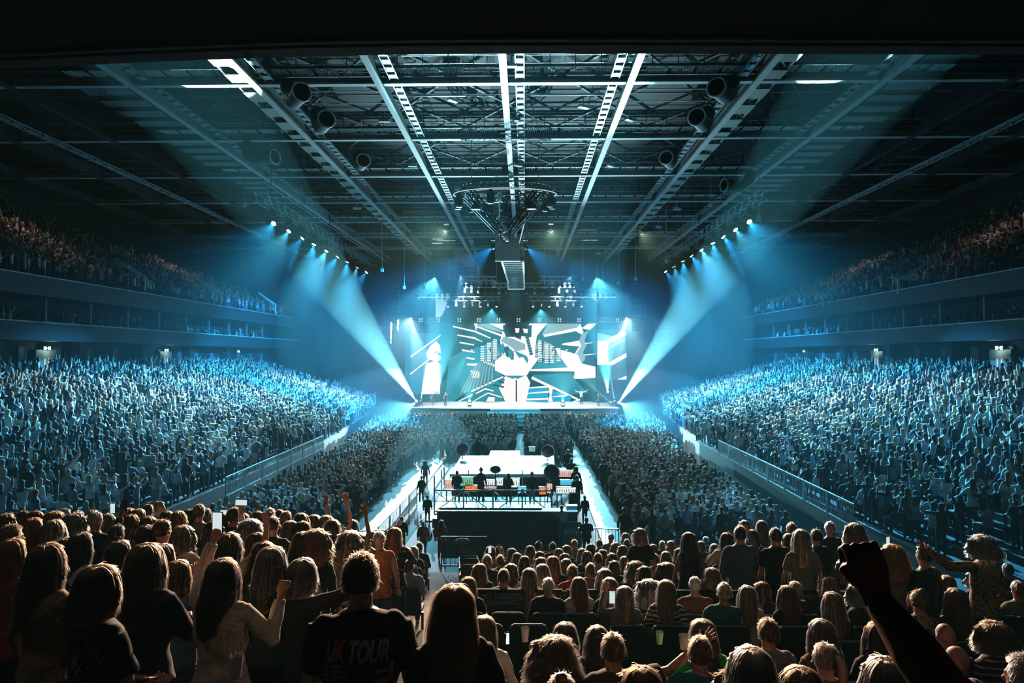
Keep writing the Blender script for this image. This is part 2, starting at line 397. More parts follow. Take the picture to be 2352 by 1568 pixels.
# side doors, exit signs and concourse columns
M_EXIT = emis('exit_sign_light', (.55, 1, .75), 1.6)
EXITS = [(344, 789, 1), (379, 792, 0), (545, 797, 0), (2300, 799, 1), (2016, 805, 0), (1850, 807, 0)]
def wallpt(px, py):
    s = -1 if px < 1200 else 1; d = CR @ Vector(((px - 1176) / F, -(py - 784) / F, -1)); X = CX + s * 31.9
    return EYE + d * (X / d.x)
for i, (px, py, big) in enumerate([(104, 787, 1), (379, 792, 1), (545, 797, 0), (2300, 799, 1), (2016, 805, 1), (1850, 807, 0)]):
    p = wallpt(px, py); sgn = -1 if px < 1200 else 1
    where = ['over the nearest left doorway', 'over the second left doorway', 'far along the left concourse', 'over the nearest right doorway', 'over the second right doorway', 'far along the right concourse'][i]
    o = empty('exit_sign', (p.x - sgn * .1, p.y, 8.75)); tag(o, 'small glowing pictogram exit sign ' + where, 'exit sign')
    MB().box((-.04, -.38, -.16), (.04, .38, .16)).build('housing', M_BLACK, o)
    g = MB().box((-.06 * sgn, -.34, -.12), (-.05 * sgn, -.08, .12)).box((-.06 * sgn, .08, -.12), (-.05 * sgn, .34, .12)).box((-.06 * sgn, -.08, -.03), (-.05 * sgn, .08, .03)); g.build('pictogram', M_EXIT, o)
    if big:
        d = empty('doorway', (p.x - sgn * .05, p.y, 6.55)); tag(d, 'pale double door with bright push bars ' + where.replace('over', 'in'), 'door', None); d['kind'] = 'structure'; d.name = 'door_%d' % (i + 1)
        MB().box((-.05, -1.0, 0), (.05, 1.0, 2.1)).build('door_leaf', mat('door_grey', (.28, .32, .30), .5), d)
        MB().box((-.08 * sgn - .02, -.25, .7), (-.08 * sgn + .02, -.16, 1.5)).box((-.08 * sgn - .02, .16, .7), (-.08 * sgn + .02, .25, 1.5)).build('door_handle', mat('handle_glow', (.9, .9, .85), .3, emit=(.9, .95, .8), estr=.35), d)  # emission added so the push bars look bright without a lamp
        L = bpy.data.lights.new('exit_glow', 'POINT'); L.energy = 14; L.color = (.7, 1, .85); L.shadow_soft_size = .1
        lo = bpy.data.objects.new('exit_glow', L); COL.objects.link(lo); lo.location = (p.x - sgn * .5, p.y, 8.6)
for s in (-1, 1):
    for k in range(16):
        Y = 34 + k * 3.4
        o = MB().box((-.06, -.35, 0), (.06, -.28, 2.3)).box((-.06, .28, 0), (.06, .35, 2.3)).box((-.06, -.35, 2.25), (.06, .35, 2.3)).box((-.02, -.28, 0), (.02, .28, 2.25)).build('window_frame', [mat('frame_grey', (.12, .14, .14), .5)])
        o.name = 'window_%d' % (k + 1 + (16 if s > 0 else 0)); o.location = (CX + s * 32.0, Y, 6.55); struct(o)
    for k in range(7):
        Y = 33 + k * 8.2
        o = struct(MB().box((-.3, -.4, 6.55), (.3, .4, 9.2)).build('trim_column_%d' % (k + 1 + (7 if s > 0 else 0)), M_FASC)); o.location = (CX + s * 31.6, Y, 0)
    # posts and glass fronts in the boxes
    for k in range(12):
        Y = 30 + k * 4.6
        o = MB().box((-.08, -.08, 9.5), (.08, .08, 11.95)).build('box_post', mat('post_grey', (.12, .15, .15), .5)); o.location = (CX + s * 30.2, Y, 0)
        tag(o, 'thin vertical post between the open boxes under the %s upper tier' % ('left' if s < 0 else 'right'), 'post', 'box posts ' + ('left' if s < 0 else 'right'))
M_GLASS = mat('teal_glass', (.10, .42, .45), .15, spec=.9)
VOM = [((0, 538), (58, 578), (58, 600), (0, 560), 40), ((263, 594), (333, 632), (320, 634), (272, 603), 46), ((452, 638), (508, 672), (497, 674), (460, 644), 56), ((594, 671), (633, 698), (630, 700), (594, 674), 70),
       ((2148, 595), (2062, 641), (2080, 643), (2132, 600), 46), ((1955, 641), (1890, 677), (1905, 679), (1943, 646), 56)]
for i, (a, b_, c, d, Y) in enumerate(VOM):
    ps = [P(*q, Y + (q[0] - a[0]) * .01 * 0) for q in (a, b_, c, d)]
    o = empty('glass_balustrade', ps[0]); tag(o, 'teal glass balustrade slanting down a stair opening in the %s upper tier, %s' % ('left' if a[0] < 1200 else 'right', ['nearest', 'second', 'third', 'farthest', 'nearest', 'farthest'][i]), 'balustrade', 'stair balustrades of the upper tiers')
    qs = [p - ps[0] for p in ps]
    MB().poly(qs, (0, .05, 0)).build('glass_pane', M_GLASS, o)
    MB().bar(qs[0], qs[1], .07).bar(qs[1], qs[1] - Vector((0, 0, 1)), .07).bar(qs[3], qs[2], .05).build('rail', mat('rail_teal', (.35, .6, .6), .4), o)
# ------------------------------------------------------------------ stage
SY, SZ = 80.0, 2.2                   # stage front edge and deck height
M_DECK = mat('white_stage_deck', (.88, .88, .88), .35)
M_LEDW = emis('led_white', (1.0, .95, .93), 1.0, True)
M_LEDT = emis('led_teal', (.01, .085, .11), 1.0)
M_LEDM = emis('led_mid', (.03, .27, .35), 1.0)
M_LEDG = emis('led_grey', (.27, .42, .45), 1.0)
M_LEDK = emis('led_dark', (.012, .03, .035), 1.0)
M_LEDC = emis('led_cyan', (.02, .38, .60), 1.1)
t = empty('stage', (CX, SY, 0)); tag(t, 'wide white-decked concert stage at the far end of the arena', 'stage')
MB().box((-12.3, 0, SZ - .15), (12.0, 10.8, SZ)).build('deck', M_DECK, t)
MB().box((-12.2, .1, 0), (11.9, .2, SZ - .15)).build('skirt', mat('skirt_teal', (.05, .12, .14), .7), t)
def SC(px, py, Y): return P(px, py, Y)
st = empty('stage_steps', (CX, SY - .1, 0)); tag(st, 'glowing stepped front of the stage above the crowd', 'steps')
for i in range(5):
    z = SZ - .15 - .38 * i
    o = MB().box((-4.2 + .3 * (4 - i), -.5 * i - .5, z - .38), (4.0 - .3 * (4 - i), -.5 * i, z)).build('step', mat('step_grey', (.1, .3, .35), .4), st)
    MB().box((-4.0 + .3 * (4 - i), -.5 * i - .53, z - .16), (3.8 - .3 * (4 - i), -.5 * i - .5, z - .06)).build('step_light', M_LEDC, o)

# LED wall: flat screens showing white, teal and dark shards
SCR = 91.0
def led_screen(name, label, rect, base, polys, Y, thick=.35):
    x0, y0, x1, y1 = rect; a = P(x0, y1, Y); c = P(x1, y0, Y)
    t = empty(name, (a.x, Y, a.z)); tag(t, label, 'screen')
    MB().box((0, 0, 0), (c.x - a.x, thick, c.z - a.z)).build('screen_housing', M_BLACK, t)
    b = MB(); ms = [base]; b.poly([(0, -.02, 0), (c.x - a.x, -.02, 0), (c.x - a.x, -.02, c.z - a.z), (0, -.02, c.z - a.z)])
    d = .03
    for m, pts in polys:
        if m not in ms: ms.append(m)
        b.cm = ms.index(m); d += .006
        pts = [(min(max(x, x0), x1), min(max(y, y0), y1)) for x, y in pts]
        q = [P(x, y, Y) for x, y in pts]; b.poly([(v.x - a.x, -d, v.z - a.z) for v in q])
    b.build('picture', ms, t); return t
def A(*c):  # pixels of the enlarged view of the left half of the screen
    return [(920 + x / 6.818, 720 + y / 6.818) for x, y in c]
def B(*c):  # likewise the right half
    return [(1180 + x / 6.818, 720 + y / 6.818) for x, y in c]
def stroke(f, p, q, w0, w1):
    (x0, y0), (x1, y1) = p, q; dx, dy = x1 - x0, y1 - y0; L = math.hypot(dx, dy); nx, ny = -dy / L, dx / L
    return f((x0 + nx * w0, y0 + ny * w0), (x1 + nx * w1, y1 + ny * w1), (x1 - nx * w1, y1 - ny * w1), (x0 - nx * w0, y0 - ny * w0))
Wt, Tl, Md, Gy, Dk, Cy = M_LEDW, M_LEDT, M_LEDM, M_LEDG, M_LEDK, M_LEDC
polys = [(Tl, A((820, 155), (1620, 155), (1600, 400), (1300, 470), (980, 560), (900, 350))),
         (Gy, A((1200, 160), (1380, 160), (1600, 280), (1590, 300), (1230, 200))),
         (Wt, A((1150, 155), (1210, 155), (1185, 270))), (Wt, A((1380, 155), (1640, 155), (1600, 260))),
         (Wt, stroke(A, (820, 200), (1190, 285), 10, 14)), (Wt, stroke(A, (1190, 290), (1410, 385), 14, 9)),
         (Wt, stroke(A, (1200, 205), (1600, 350), 12, 16)), (Wt, stroke(A, (890, 335), (1170, 385), 10, 14)), (Wt, stroke(A, (1170, 390), (1280, 440), 12, 5)),
         (Wt, stroke(A, (925, 450), (1150, 490), 12, 10)), (Tl, A((980, 570), (880, 370), (760, 450), (800, 600))),
         (Md, A((980, 590), (1240, 520), (1500, 400), (1600, 660), (1480, 900), (1600, 960), (1100, 1190), (800, 1400), (700, 1400), (760, 700))),
         (Cy, A((1250, 560), (1420, 430), (1560, 640), (1300, 720))),
         (Gy, A((1330, 500), (1480, 440), (1560, 660), (1400, 680))),
         (Wt, stroke(A, (965, 570), (1160, 605), 14, 9)), (Wt, stroke(A, (1030, 690), (1160, 712), 10, 14)), (Wt, stroke(A, (1040, 795), (1200, 800), 14, 22)),
         (Wt, A((1095, 885), (1235, 900), (1245, 1005), (1120, 1005))), (Wt, stroke(A, (1300, 750), (1480, 815), 14, 18)),
         # the big white mass of the middle
         (Wt, A((1600, 270), (1680, 350), (1909, 400), (1909, 970), (1640, 970), (1480, 890), (1480, 740), (1590, 660), (1560, 420))),
         (Gy, A((1620, 360), (1909, 430), (1909, 620), (1780, 560), (1700, 500), (1570, 430))),
         (Tl, A((1570, 500), (1600, 480), (1640, 545), (1690, 510), (1730, 600), (1790, 570), (1830, 640), (1870, 620), (1909, 700), (1909, 740), (1850, 680), (1800, 690), (1750, 640), (1690, 650), (1640, 580), (1590, 590))),
         ] + [(Tl if i % 2 else Md, [(1149 + i * 9.2, 793 + i * 6.6), (1155 + i * 9.2, 787 + i * 6.6), (1162 + i * 9.2, 800 + i * 6.6), (1158 + i * 9.2, 816 + i * 6.0), (1150 + i * 9.2, 806 + i * 6.2)]) for i in range(8)] + [
         (Dk, A((1600, 190), (1740, 140), (1909, 190), (1909, 410), (1790, 360), (1650, 370))),
         (Md, A((1670, 972), (1909, 972), (1909, 1080), (1790, 1090))),
         (Wt, A((1640, 975), (1909, 1080), (1909, 1395), (1650, 1395), (1540, 1160))),
         (Md, A((1110, 1190), (1600, 985), (1640, 1040), (1540, 1160), (1640, 1395), (870, 1395))),
         (Wt, stroke(A, (1110, 1215), (1610, 985), 16, 12)), (Tl, stroke(A, (1450, 1110), (1620, 1150), 10, 14)), (Tl, stroke(A, (1520, 1050), (1620, 1085), 10, 12)),
         (Wt, stroke(A, (1180, 1250), (1330, 1175), 10, 12)), (Wt, stroke(A, (1330, 1175), (1460, 1210), 12, 8)), (Wt, stroke(A, (880, 1385), (1130, 1265), 6, 12)), (Wt, stroke(A, (1110, 1390), (1370, 1240), 5, 10)),
         (Wt, stroke(A, (1370, 1240), (1590, 1310), 10, 8)), (Wt, A((1380, 1300), (1480, 1310), (1470, 1390), (1330, 1390))),
         # right half
         (Tl, B((240, 155), (1275, 155), (1275, 930), (330, 800), (370, 400))),
         (Wt, B((0, 300), (240, 370), (290, 180), (240, 190), (240, 155), (525, 155), (360, 350), (330, 620), (400, 690), (260, 880), (200, 970), (0, 970))),
         (Dk, B((0, 150), (60, 180), (280, 190), (275, 370), (230, 370), (120, 350), (110, 410), (0, 360))),
         (Wt, B((20, 230), (90, 230), (80, 300), (30, 300))), (Wt, B((140, 235), (220, 240), (215, 310), (160, 300))),
         (Gy, B((0, 400), (180, 480), (180, 560), (60, 590), (0, 560))), (Md, B((0, 560), (60, 600), (200, 660), (230, 720), (210, 780), (150, 680), (80, 690))),
         (Gy, B((525, 160), (1040, 160), (1040, 230), (600, 330), (440, 340))),
         (Wt, stroke(B, (470, 350), (1000, 245), 18, 26)), (Wt, B((980, 230), (1040, 160), (1090, 290), (1060, 330), (960, 270))),
         (Gy, B((1065, 320), (1160, 270), (1105, 420), (1140, 480), (1080, 610), (1120, 700), (1060, 790), (985, 630), (1030, 520), (1015, 430))),
         (Wt, B((1015, 420), (1055, 500), (975, 630), (1040, 720), (1020, 740), (950, 630), (1020, 515), (750, 490), (760, 470), (980, 430))),
         (Wt, B((1060, 230), (1160, 160), (1275, 155), (1275, 180), (1185, 260))),
         (Wt, stroke(B, (1115, 470), (1225, 455), 6, 6)), (Wt, stroke(B, (1095, 650), (1290, 630), 8, 6)),
         (Gy, B((390, 400), (600, 480), (670, 720), (330, 690), (350, 500))), (Dk, B((430, 430), (470, 430), (450, 640), (415, 640))), (Dk, B((600, 640), (640, 650), (640, 720), (600, 720))),
         (Md, B((350, 770), (700, 700), (870, 850), (280, 880))),
         (Wt, B((640, 540), (1000, 640), (1060, 780), (960, 860), (850, 850), (720, 680))),
         (Wt, stroke(B, (260, 885), (960, 870), 14, 34)), (Wt, B((960, 850), (1060, 780), (1275, 830), (1275, 1000), (1060, 1020), (930, 1020))),
         (Md, B((310, 960), (900, 930), (950, 1020), (1160, 1240), (860, 1270), (280, 1000))),
         (Wt, stroke(B, (280, 1000), (1000, 1340), 22, 16)), (Cy, B((230, 1150), (530, 1140), (550, 1395), (200, 1395))), (Cy, B((600, 1200), (900, 1290), (870, 1395), (600, 1395))),
         (Wt, stroke(B, (240, 1160), (540, 1140), 10, 16)), (Wt, stroke(B, (220, 1245), (550, 1220), 8, 14)), (Wt, stroke(B, (200, 1340), (540, 1330), 14, 14)),
         (Wt, B((540, 1140), (610, 1180), (590, 1280), (610, 1380), (530, 1395), (560, 1270))), (Wt, stroke(B, (600, 1300), (840, 1275), 6, 10)), (Wt, stroke(B, (590, 1385), (840, 1380), 6, 8)), (Wt, stroke(B, (860, 1410), (1040, 1340), 16, 16)),
         (Wt, B((0, 1000), (60, 1020), (170, 970), (200, 970), (260, 1080), (230, 1200), (190, 1395), (0, 1395)))]
polys.append((Dk, [(1184.5, 872), (1187.5, 872), (1187.5, 925), (1184.5, 925)]))
for i in range(9):
    polys.append((Gy, [(1092 + i * 5, 838 - i * 4), (1094 + i * 5, 838 - i * 4), (1060 + i * 9, 905 - i * 3), (1056 + i * 9, 905 - i * 3)]))
for i in range(7):
    polys.append((Tl, [(1206 + i * 1.5, 775 + i * 6), (1213 + i * 1.5, 772 + i * 6), (1216 + i * 1.5, 777 + i * 6), (1209 + i * 1.5, 780 + i * 6)]))
led_screen('led_wall', 'huge LED wall behind the stage showing white shards and jagged zigzags', (985, 742, 1367, 925), M_LEDT, polys, SCR)
led_screen('side_screen', 'tall side screen left of the LED wall showing a bright face in profile', (930, 765, 1012, 905), emis('led_dim', (.01, .17, .26), 1.0),
    [(Wt, A((400, 620), (470, 500), (560, 430), (640, 480), (720, 600), (730, 720), (560, 760), (420, 700))),
     (Tl, A((560, 430), (640, 420), (760, 520), (790, 600), (760, 640), (700, 560), (620, 500))), (Tl, A((530, 600), (600, 590), (710, 640), (700, 670), (600, 650))),
     (Wt, A((400, 780), (560, 740), (700, 800), (740, 860), (620, 1260), (330, 1260))), (Wt, stroke(A, (160, 675), (890, 340), 12, 12)), (Wt, stroke(A, (150, 950), (965, 575), 9, 14))], 88.5)
led_screen('side_screen', 'tall side screen right of the LED wall crossed by white bars', (1372, 757, 1439, 872), M_LEDT,
    [(Gy, B((1300, 300), (1760, 400), (1500, 560), (1300, 640))), (Wt, stroke(B, (1320, 520), (1760, 290), 30, 44)), (Wt, B((1310, 430), (1480, 430), (1480, 800), (1300, 800))),
     (Wt, B((1440, 790), (1760, 615), (1765, 680), (1540, 810))), (Wt, B((1625, 1030), (1765, 970), (1765, 1030)))], 88.5)
# portal frame above the screens with four-lamp blinders
t = empty('header_truss', (CX, 84, 0)); tag(t, 'black header truss with four-lamp blinders above the LED wall', 'truss')
a, c = P(1000, 734, 84), P(1445, 734, 84)
truss_mb((P(940, 734, 84).x - CX, 0, a.z), (c.x - CX, 0, a.z), .5, .03, .7).build('truss', M_DSTEEL, t)
for px in (967, 1007, 1055, 1100, 1145, 1191, 1239, 1285, 1330, 1418):
    p = P(px, 735, 83.5); o = MB().box((-.3, -.1, -.3), (.3, .1, .3)).build('blinder', M_BLACK, t); o.location = (p.x - CX, -.5, p.z)
    b = MB()
    for i in (-1, 1):
        for j in (-1, 1): b.tube([(i * .14, -.12, j * .14), (i * .14, -.1, j * .14)], .09, 10)
    b.build('lamp_face', emis('blinder_face', (.6, .95, 1), .9), o)
o = MB().box((P(1000, 700, 86).x, 86, P(1000, 741, 86).z), (P(1445, 700, 86).x, 86.2, P(1000, 672, 86).z)).build('black_drape', mat('drape_black', (.03, .045, .05), .9)); tag(o, 'dark drape hanging above the LED wall', 'drape')

# moving lights on the deck that throw the big beams, one builder
def head_lamp(name, label, loc, target, color, power, angle, blend=.15, face=3.0, hang=False, size=1.0, cat='moving light', group=None):
    loc = Vector(loc); t = empty(name, loc); tag(t, label, cat, group); d = (Vector(target) - loc).normalized()
    up = -1 if hang else 1; s = size
    MB().box((-.2 * s, -.2 * s, -.55 * s * up - .06), (.2 * s, .2 * s, -.55 * s * up + .06)).build('lamp_base', M_BLACK, t)
    side = d.cross(Vector((0, 0, 1))); side = side.normalized() if side.length > .01 else Vector((1, 0, 0))
    y = MB()
    for q in (-1, 1): y.bar(side * .22 * s * q + Vector((0, 0, -.5 * s * up)), side * .22 * s * q + Vector((0, 0, .05 * up)), .05, .1)
    y.bar(side * -.22 * s + Vector((0, 0, -.5 * s * up)), side * .22 * s + Vector((0, 0, -.5 * s * up)), .05, .08)
    y.build('yoke', M_BLACK, t)
    MB().tube([-d * .3 * s, -d * .2 * s, d * .0, d * .18 * s], [.08 * s, .15 * s, .16 * s, .19 * s], 14).build('lamp_head', M_BLACK, t, True)
    MB().tube([d * .185 * s, d * .19 * s], .165 * s, 14).build('lens', emis('lens_%.2f_%.1f' % (color[0], face), color, face), t)
    spot(name + '_beam', loc + d * .25 * s, target, color, power, angle, blend, .05, t)
    return t

def fog(name_words, c, r, dens):
    m = bpy.data.materials.new('fog'); m.use_nodes = True; nt = m.node_tree; nt.nodes.clear(); o = nt.nodes.new('ShaderNodeOutputMaterial'); v = nt.nodes.new('ShaderNodeVolumeScatter')
    v.inputs['Color'].default_value = (.45, .93, 1, 1); v.inputs['Density'].default_value = dens; v.inputs['Anisotropy'].default_value = .1; nt.links.new(v.outputs[0], o.inputs['Volume'])
    o = MB().ell((0, 0, 0), r, 32, 20).build('fog_bank', m, None, True); o.location = c
    tag(o, name_words, 'fog', None, 'stuff')
fog('low theatrical fog drifting off the left side of the stage', (-13.5, 69, 2.5), (8, 10, 4.5), .003)
fog('low theatrical fog drifting off the right side of the stage', (12.5, 70, 2.5), (8, 10, 4.5), .003)
fog('fog column drifting left of the white platform', (-6.4, 48, 1.0), (2.6, 12, 3.2), .006)
fog('fog hanging in front of the left side screen', (P(985, 840, 84).x, 84, P(985, 840, 84).z), (4.5, 4, 6), .007)
fog('fog hanging in front of the right side screen', (P(1400, 840, 84).x, 84, P(1400, 840, 84).z), (4.0, 4, 6), .006)
fog('blue fog hanging beyond the right end of the stage', (22, 78, 8), (9, 9, 6), .0025)


for k_, w_ in ((1.2, 'outer'), (.85, 'middle'), (.5, 'inner')):
    fog('thin %s haze hanging along the left beam' % w_, (-12.5, 66, 10), (7 * k_, 19 * k_, 10.5 * k_), .0007)
    fog('thin %s haze hanging along the right beam' % w_, (10.8, 66, 10), (7 * k_, 19 * k_, 10.5 * k_), .0007)
    fog('thin %s haze hanging above the stage' % w_, (CX, 76, 13), (13 * k_, 12 * k_, 9 * k_), .0007)

fog('denser low fog at the left side of the stage', (-12.5, 72, 2.2), (5, 7, 3), .006)
fog('denser low fog at the right side of the stage', (11.0, 73, 2.2), (5, 7, 3), .006)
# ------------------------------------------------------------------ big beams from the deck corners and the floor package
def pz(px, py, Y): return P(px, py, Y)
BEAM = (.50, .92, 1.0)
head_lamp('moving_light', 'moving light at the left stage corner throwing the long beam up to the left roof', pz(957, 922, 80.6), pz(297, 0, 25.5), BEAM, 3600000, 6.2, .12)
head_lamp('moving_light', 'moving light at the right stage corner throwing the long beam up to the right roof', pz(1421, 925, 80.6), pz(2098, 0, 25.5), BEAM, 4200000, 5.6, .12)
head_lamp('moving_light', 'moving light left of the musicians with a white shaft leaning right', pz(966, 924, 81.5), pz(990, 780, 84), WHITE, 120000, 12, .3)
head_lamp('moving_light', 'moving light near the right deck edge with a narrow upright white shaft', pz(1412, 924, 81.5), pz(1385, 760, 84), WHITE, 120000, 8, .2)
head_lamp('moving_light', 'moving light near the right deck edge with a shaft leaning left', pz(1404, 926, 81), pz(1330, 860, 84), WHITE, 60000, 9, .2)
head_lamp('moving_light', 'moving light upstage left with a broad pale column rising to the roof', pz(1004, 900, 86), pz(1092, 50, 28), (.25, .80, 1.0), 1100000, 9, .5)
head_lamp('moving_light', 'moving light upstage right with a broad pale column rising to the roof', pz(1396, 900, 86), pz(1312, 50, 28), (.25, .80, 1.0), 1100000, 8, .5)
head_lamp('moving_light', 'moving light on the left end of the header truss shining down on the side screen', pz(944, 735, 83), pz(985, 900, 80), WHITE, 50000, 32, .3, 14, True)
head_lamp('moving_light', 'moving light on the right end of the header truss shining down on the side screen', pz(1439, 734, 83), pz(1390, 890, 80), WHITE, 50000, 32, .3, 14, True)
head_lamp('moving_light', 'small moving light above the middle of the LED wall, left one', pz(1176, 738, 84), pz(1120, 760, 86), WHITE, 2500, 12, .3, 6, True, .6)
head_lamp('moving_light', 'small moving light above the middle of the LED wall, right one', pz(1209, 739, 84), pz(1270, 760, 86), WHITE, 2500, 12, .3, 6, True, .6)
for i, (px, dx) in enumerate(((1085, -40), (1125, -60), (1160, -20), (1235, 30), (1270, 60), (1300, 50))):
    head_lamp('moving_light', 'moving light in the cluster hanging in front of the LED wall, %s from the left' % ['first', 'second', 'third', 'fourth', 'fifth', 'sixth'][i],
              pz(px, 812 - abs(i - 2.5) * 4, 86), pz(px + dx * 2.2, 925, 80), (.3, .85, 1.0), 30000, 18, .4, 5, True, .7)
# strings of lamps hanging each side of the middle
M_BULB = emis('bulb_white', (.85, 1, 1), 2.2)
for i, (px, py, n) in enumerate(((1108, 795, 9), (1123, 788, 11), (1137, 780, 12), (1240, 785, 12), (1255, 792, 11), (1268, 796, 10), (1283, 800, 8))):
    p = pz(px, py, 87); t = empty('lamp_ladder', p); tag(t, 'hanging ladder of small white lamps in front of the LED wall, %s from the left' % ['first', 'second', 'third', 'fourth', 'fifth', 'sixth', 'seventh'][i], 'lamp ladder', 'hanging lamp ladders')
    f = MB(); g = MB()
    f.box((-.3, -.02, -n * .22), (-.25, .02, .2)).box((.25, -.02, -n * .22), (.3, .02, .2))
    for q in range(n): g.box((-.24, -.03, -q * .22 - .05), (.24, .01, -q * .22 + .03))
    f.build('ladder_frame', M_BLACK, t); g.build('lamp_row', M_BULB, t)
# the two long hanging side trusses with their wash lights
for s, nm in ((-1, 'left'), (1, 'right')):
    t = empty('side_truss', (CX + s * 16.3, 44, 18.6)); tag(t, 'long lighting truss hanging over the %s side of the floor, running towards the stage' % nm, 'truss')
    truss_mb((0, 0, 0), (0, 33, 0), .6, .035, .75).build('truss', M_CHROME, t)
    MB().box((-.3 * s - .03, 0, .9), (-.3 * s + .03, 33, .96)).build('cable_pipe', M_PALE, t)
    for q in range(5): MB().box((-.02, 2 + q * 7, .3), (.02, 2.04 + q * 7, 3.5)).build('hoist_chain', M_BLACK, t)
    for i, p in enumerate(side_lamps(s)):
        w = 'nearest' if i == 0 else ['', 'second', 'third', 'fourth', 'fifth', 'sixth', 'seventh', 'eighth', 'ninth'][i]
        l = empty('wash_light', p); tag(l, 'glowing wash light under the %s side truss, %s along it from the camera' % (nm, w), 'wash light', 'wash lights of the %s truss' % nm)
        tgt = Vector((CX + s * (20 + 3 * (i % 3)), p[1] - (13 if i < 4 else 7) + 3 * (i % 4) - (3 if i == 0 else 0), 4)); d = (tgt - Vector(p)).normalized()
        MB().box((-.18, -.18, .5), (.18, .18, .95)).build('lamp_base', M_BLACK, l)
        MB().box((-.25, -.05, -.05), (-.2, .05, .55)).box((.2, -.05, -.05), (.25, .05, .55)).box((-.25, -.05, .5), (.25, .05, .55)).build('yoke', M_BLACK, l)
        MB().tube([-d * .35, -d * .25, d * -.08], [.08, .17, .2], 12).build('lamp_head', M_BLACK, l, True)
        MB().tube([d * -.07, d * -.06], .18, 12).build('lens', emis('lens_wash', (.5, .9, 1), 7), l)
    # far loudspeaker line arrays
    for q, (px, top, bot, Y) in enumerate((((905, 640, 760, 78), (885, 740, 790, 74)) if s < 0 else ((1462, 640, 760, 78), (1519, 735, 790, 74)))):
        a, c = P(px, top, Y), P(px, bot, Y); l = empty('line_array', a); tag(l, '%s hanging loudspeaker array %s of the stage' % (['tall curved', 'short'][q], nm), 'loudspeaker', None)
        n = 10 if q == 0 else 5; H = (a.z - c.z) / n
        for r in range(n):
            o = MB().box((-.65, -.4, -H + .04), (.65, .4, -.02)).build('speaker_box', M_BLACK, l); o.location = (0, .012 * r * r * -1, -H * r); o.rotation_euler = (R(-1.5 * r), 0, 0)
# ring truss over the middle with its spokes
rc = P(1160, 447, 48); RR = 3.6
t = empty('ring_truss', rc); t.rotation_euler = (R(6), 0, 0)
tag(t, 'round black truss ring with lamps hanging over the middle of the floor', 'truss')
b = MB()
for rad, z in ((RR, 0), (RR, .45), (RR - .42, 0), (RR - .42, .45)):
    b.tube([(rad * math.cos(a), rad * math.sin(a), z) for a in [2 * math.pi * k / 48 for k in range(49)]], .035, 5, cap=False)
for k in range(48):
    a, a2 = 2 * math.pi * k / 48, 2 * math.pi * (k + 1) / 48
    for r0, r1, z0, z1 in ((RR, RR, 0, .45), (RR - .42, RR - .42, .45, 0), (RR, RR - .42, 0, 0), (RR - .42, RR, .45, .45)):
        b.bar((r0 * math.cos(a), r0 * math.sin(a), z0), (r1 * math.cos(a2), r1 * math.sin(a2), z1), .03)
b.build('truss', M_DSTEEL, t)
b = MB()
for rad in (RR + .03, RR - .45):
    b.tube([(rad * math.cos(a), rad * math.sin(a), -.03) for a in [math.pi * .72 + 1.56 * math.pi * k / 40 for k in range(41)]], .03, 5)
b.build('light_tube', emis('tube_white', (.8, 1, 1), .7), t)
for a in (215, 232, 308, 325):
    b = MB(); a = R(a); truss_mb((RR * math.cos(a), RR * math.sin(a), -.1), (.55 * math.cos(a), .55 * math.sin(a) , -2.6), .35, .04, .4, b); b.build('spoke', M_BLACK, t)
for k, a in enumerate((60, 88, 112, 140, 178, 200, 255, 2, 340, 30)):
    a = R(a); o = MB().tube([(0, 0, 0), (0, 0, -.25), (0, 0, -.8), (0, 0, -.95)], [.1, .26, .28, .2], 10).build('hanging_lamp', M_BLACK, t, True); o.location = (RR * .93 * math.cos(a), RR * .93 * math.sin(a), -.05)
for k, (x, y) in enumerate(((-1.9, -2.6), (1.85, -2.7))):
    o = MB().tube([(0, 0, 0), (0, 0, .12), (0, 0, .5)], [.33, .33, .1], 14).build('lamp_bell', M_BLACK, t, True); o.location = (x, y, -1.3)
    MB().tube([(0, 0, -.02), (0, 0, 0)], .31, 14).build('lamp_glow', emis('glow_pale', (.8, .95, 1), 1.1), o)
o = MB().ell((0, 0, 0), (.42, .42, .42), 20, 14).build('mirror_ball', mat('mirror_ball', (.8, .85, .85), .15, 1.0, bump=1.0, bscale=14), None, True); o.location = P(1140, 452, 47.5)
tag(o, 'silver mirror ball hanging inside the round truss', 'mirror ball')
# central tower under the ring, dark panel and the long ladder truss
t = empty('truss_tower', (0, 0, 0)); tag(t, 'dark lattice tower joining the round truss to the hanging ladder truss', 'truss')
truss_mb(P(1157, 450, 50), P(1160, 545, 55), .7, .05, .6).build('truss', M_BLACK, t)
truss_mb(P(1198, 430, 50), P(1204, 545, 55), .5, .04, .6).build('side_truss_leg', M_DSTEEL, t)
for px0, px1 in ((1140, 1150), (1207, 1192)):
    MB().bar(P(px0, 500, 51), P(px1, 560, 55), .08).build('brace', M_PALE, t)
for k in range(8):
    p = P(1150 + 5 * (k % 4), 515 + 5 * k, 52); MB().box((-.12, -.1, -.12), (.12, .1, .12)).build('lamp', M_CHROME, t).location = p
a, c = P(1137, 598, 55), P(1195, 546, 55)
t = empty('slatted_panel_box', (a.x, 55, a.z)); tag(t, 'dark grey slatted square panel hanging at the near end of the ladder truss', 'panel')
MB().box((0, 0, 0), (c.x - a.x, .6, c.z - a.z)).build('panel_housing', mat('slat_grey', (.3, .3, .32), .6), t)
b = MB()
for q in range(11): b.box((.02, -.05, .05 + q * .165), (c.x - a.x - .02, 0, .14 + q * .165))
b.build('slats', mat('slat_front', (.6, .6, .62), .6), t)
MB().box((0, -.06, -.05), (c.x - a.x, .02, .02)).build('edge', M_PALE, t)
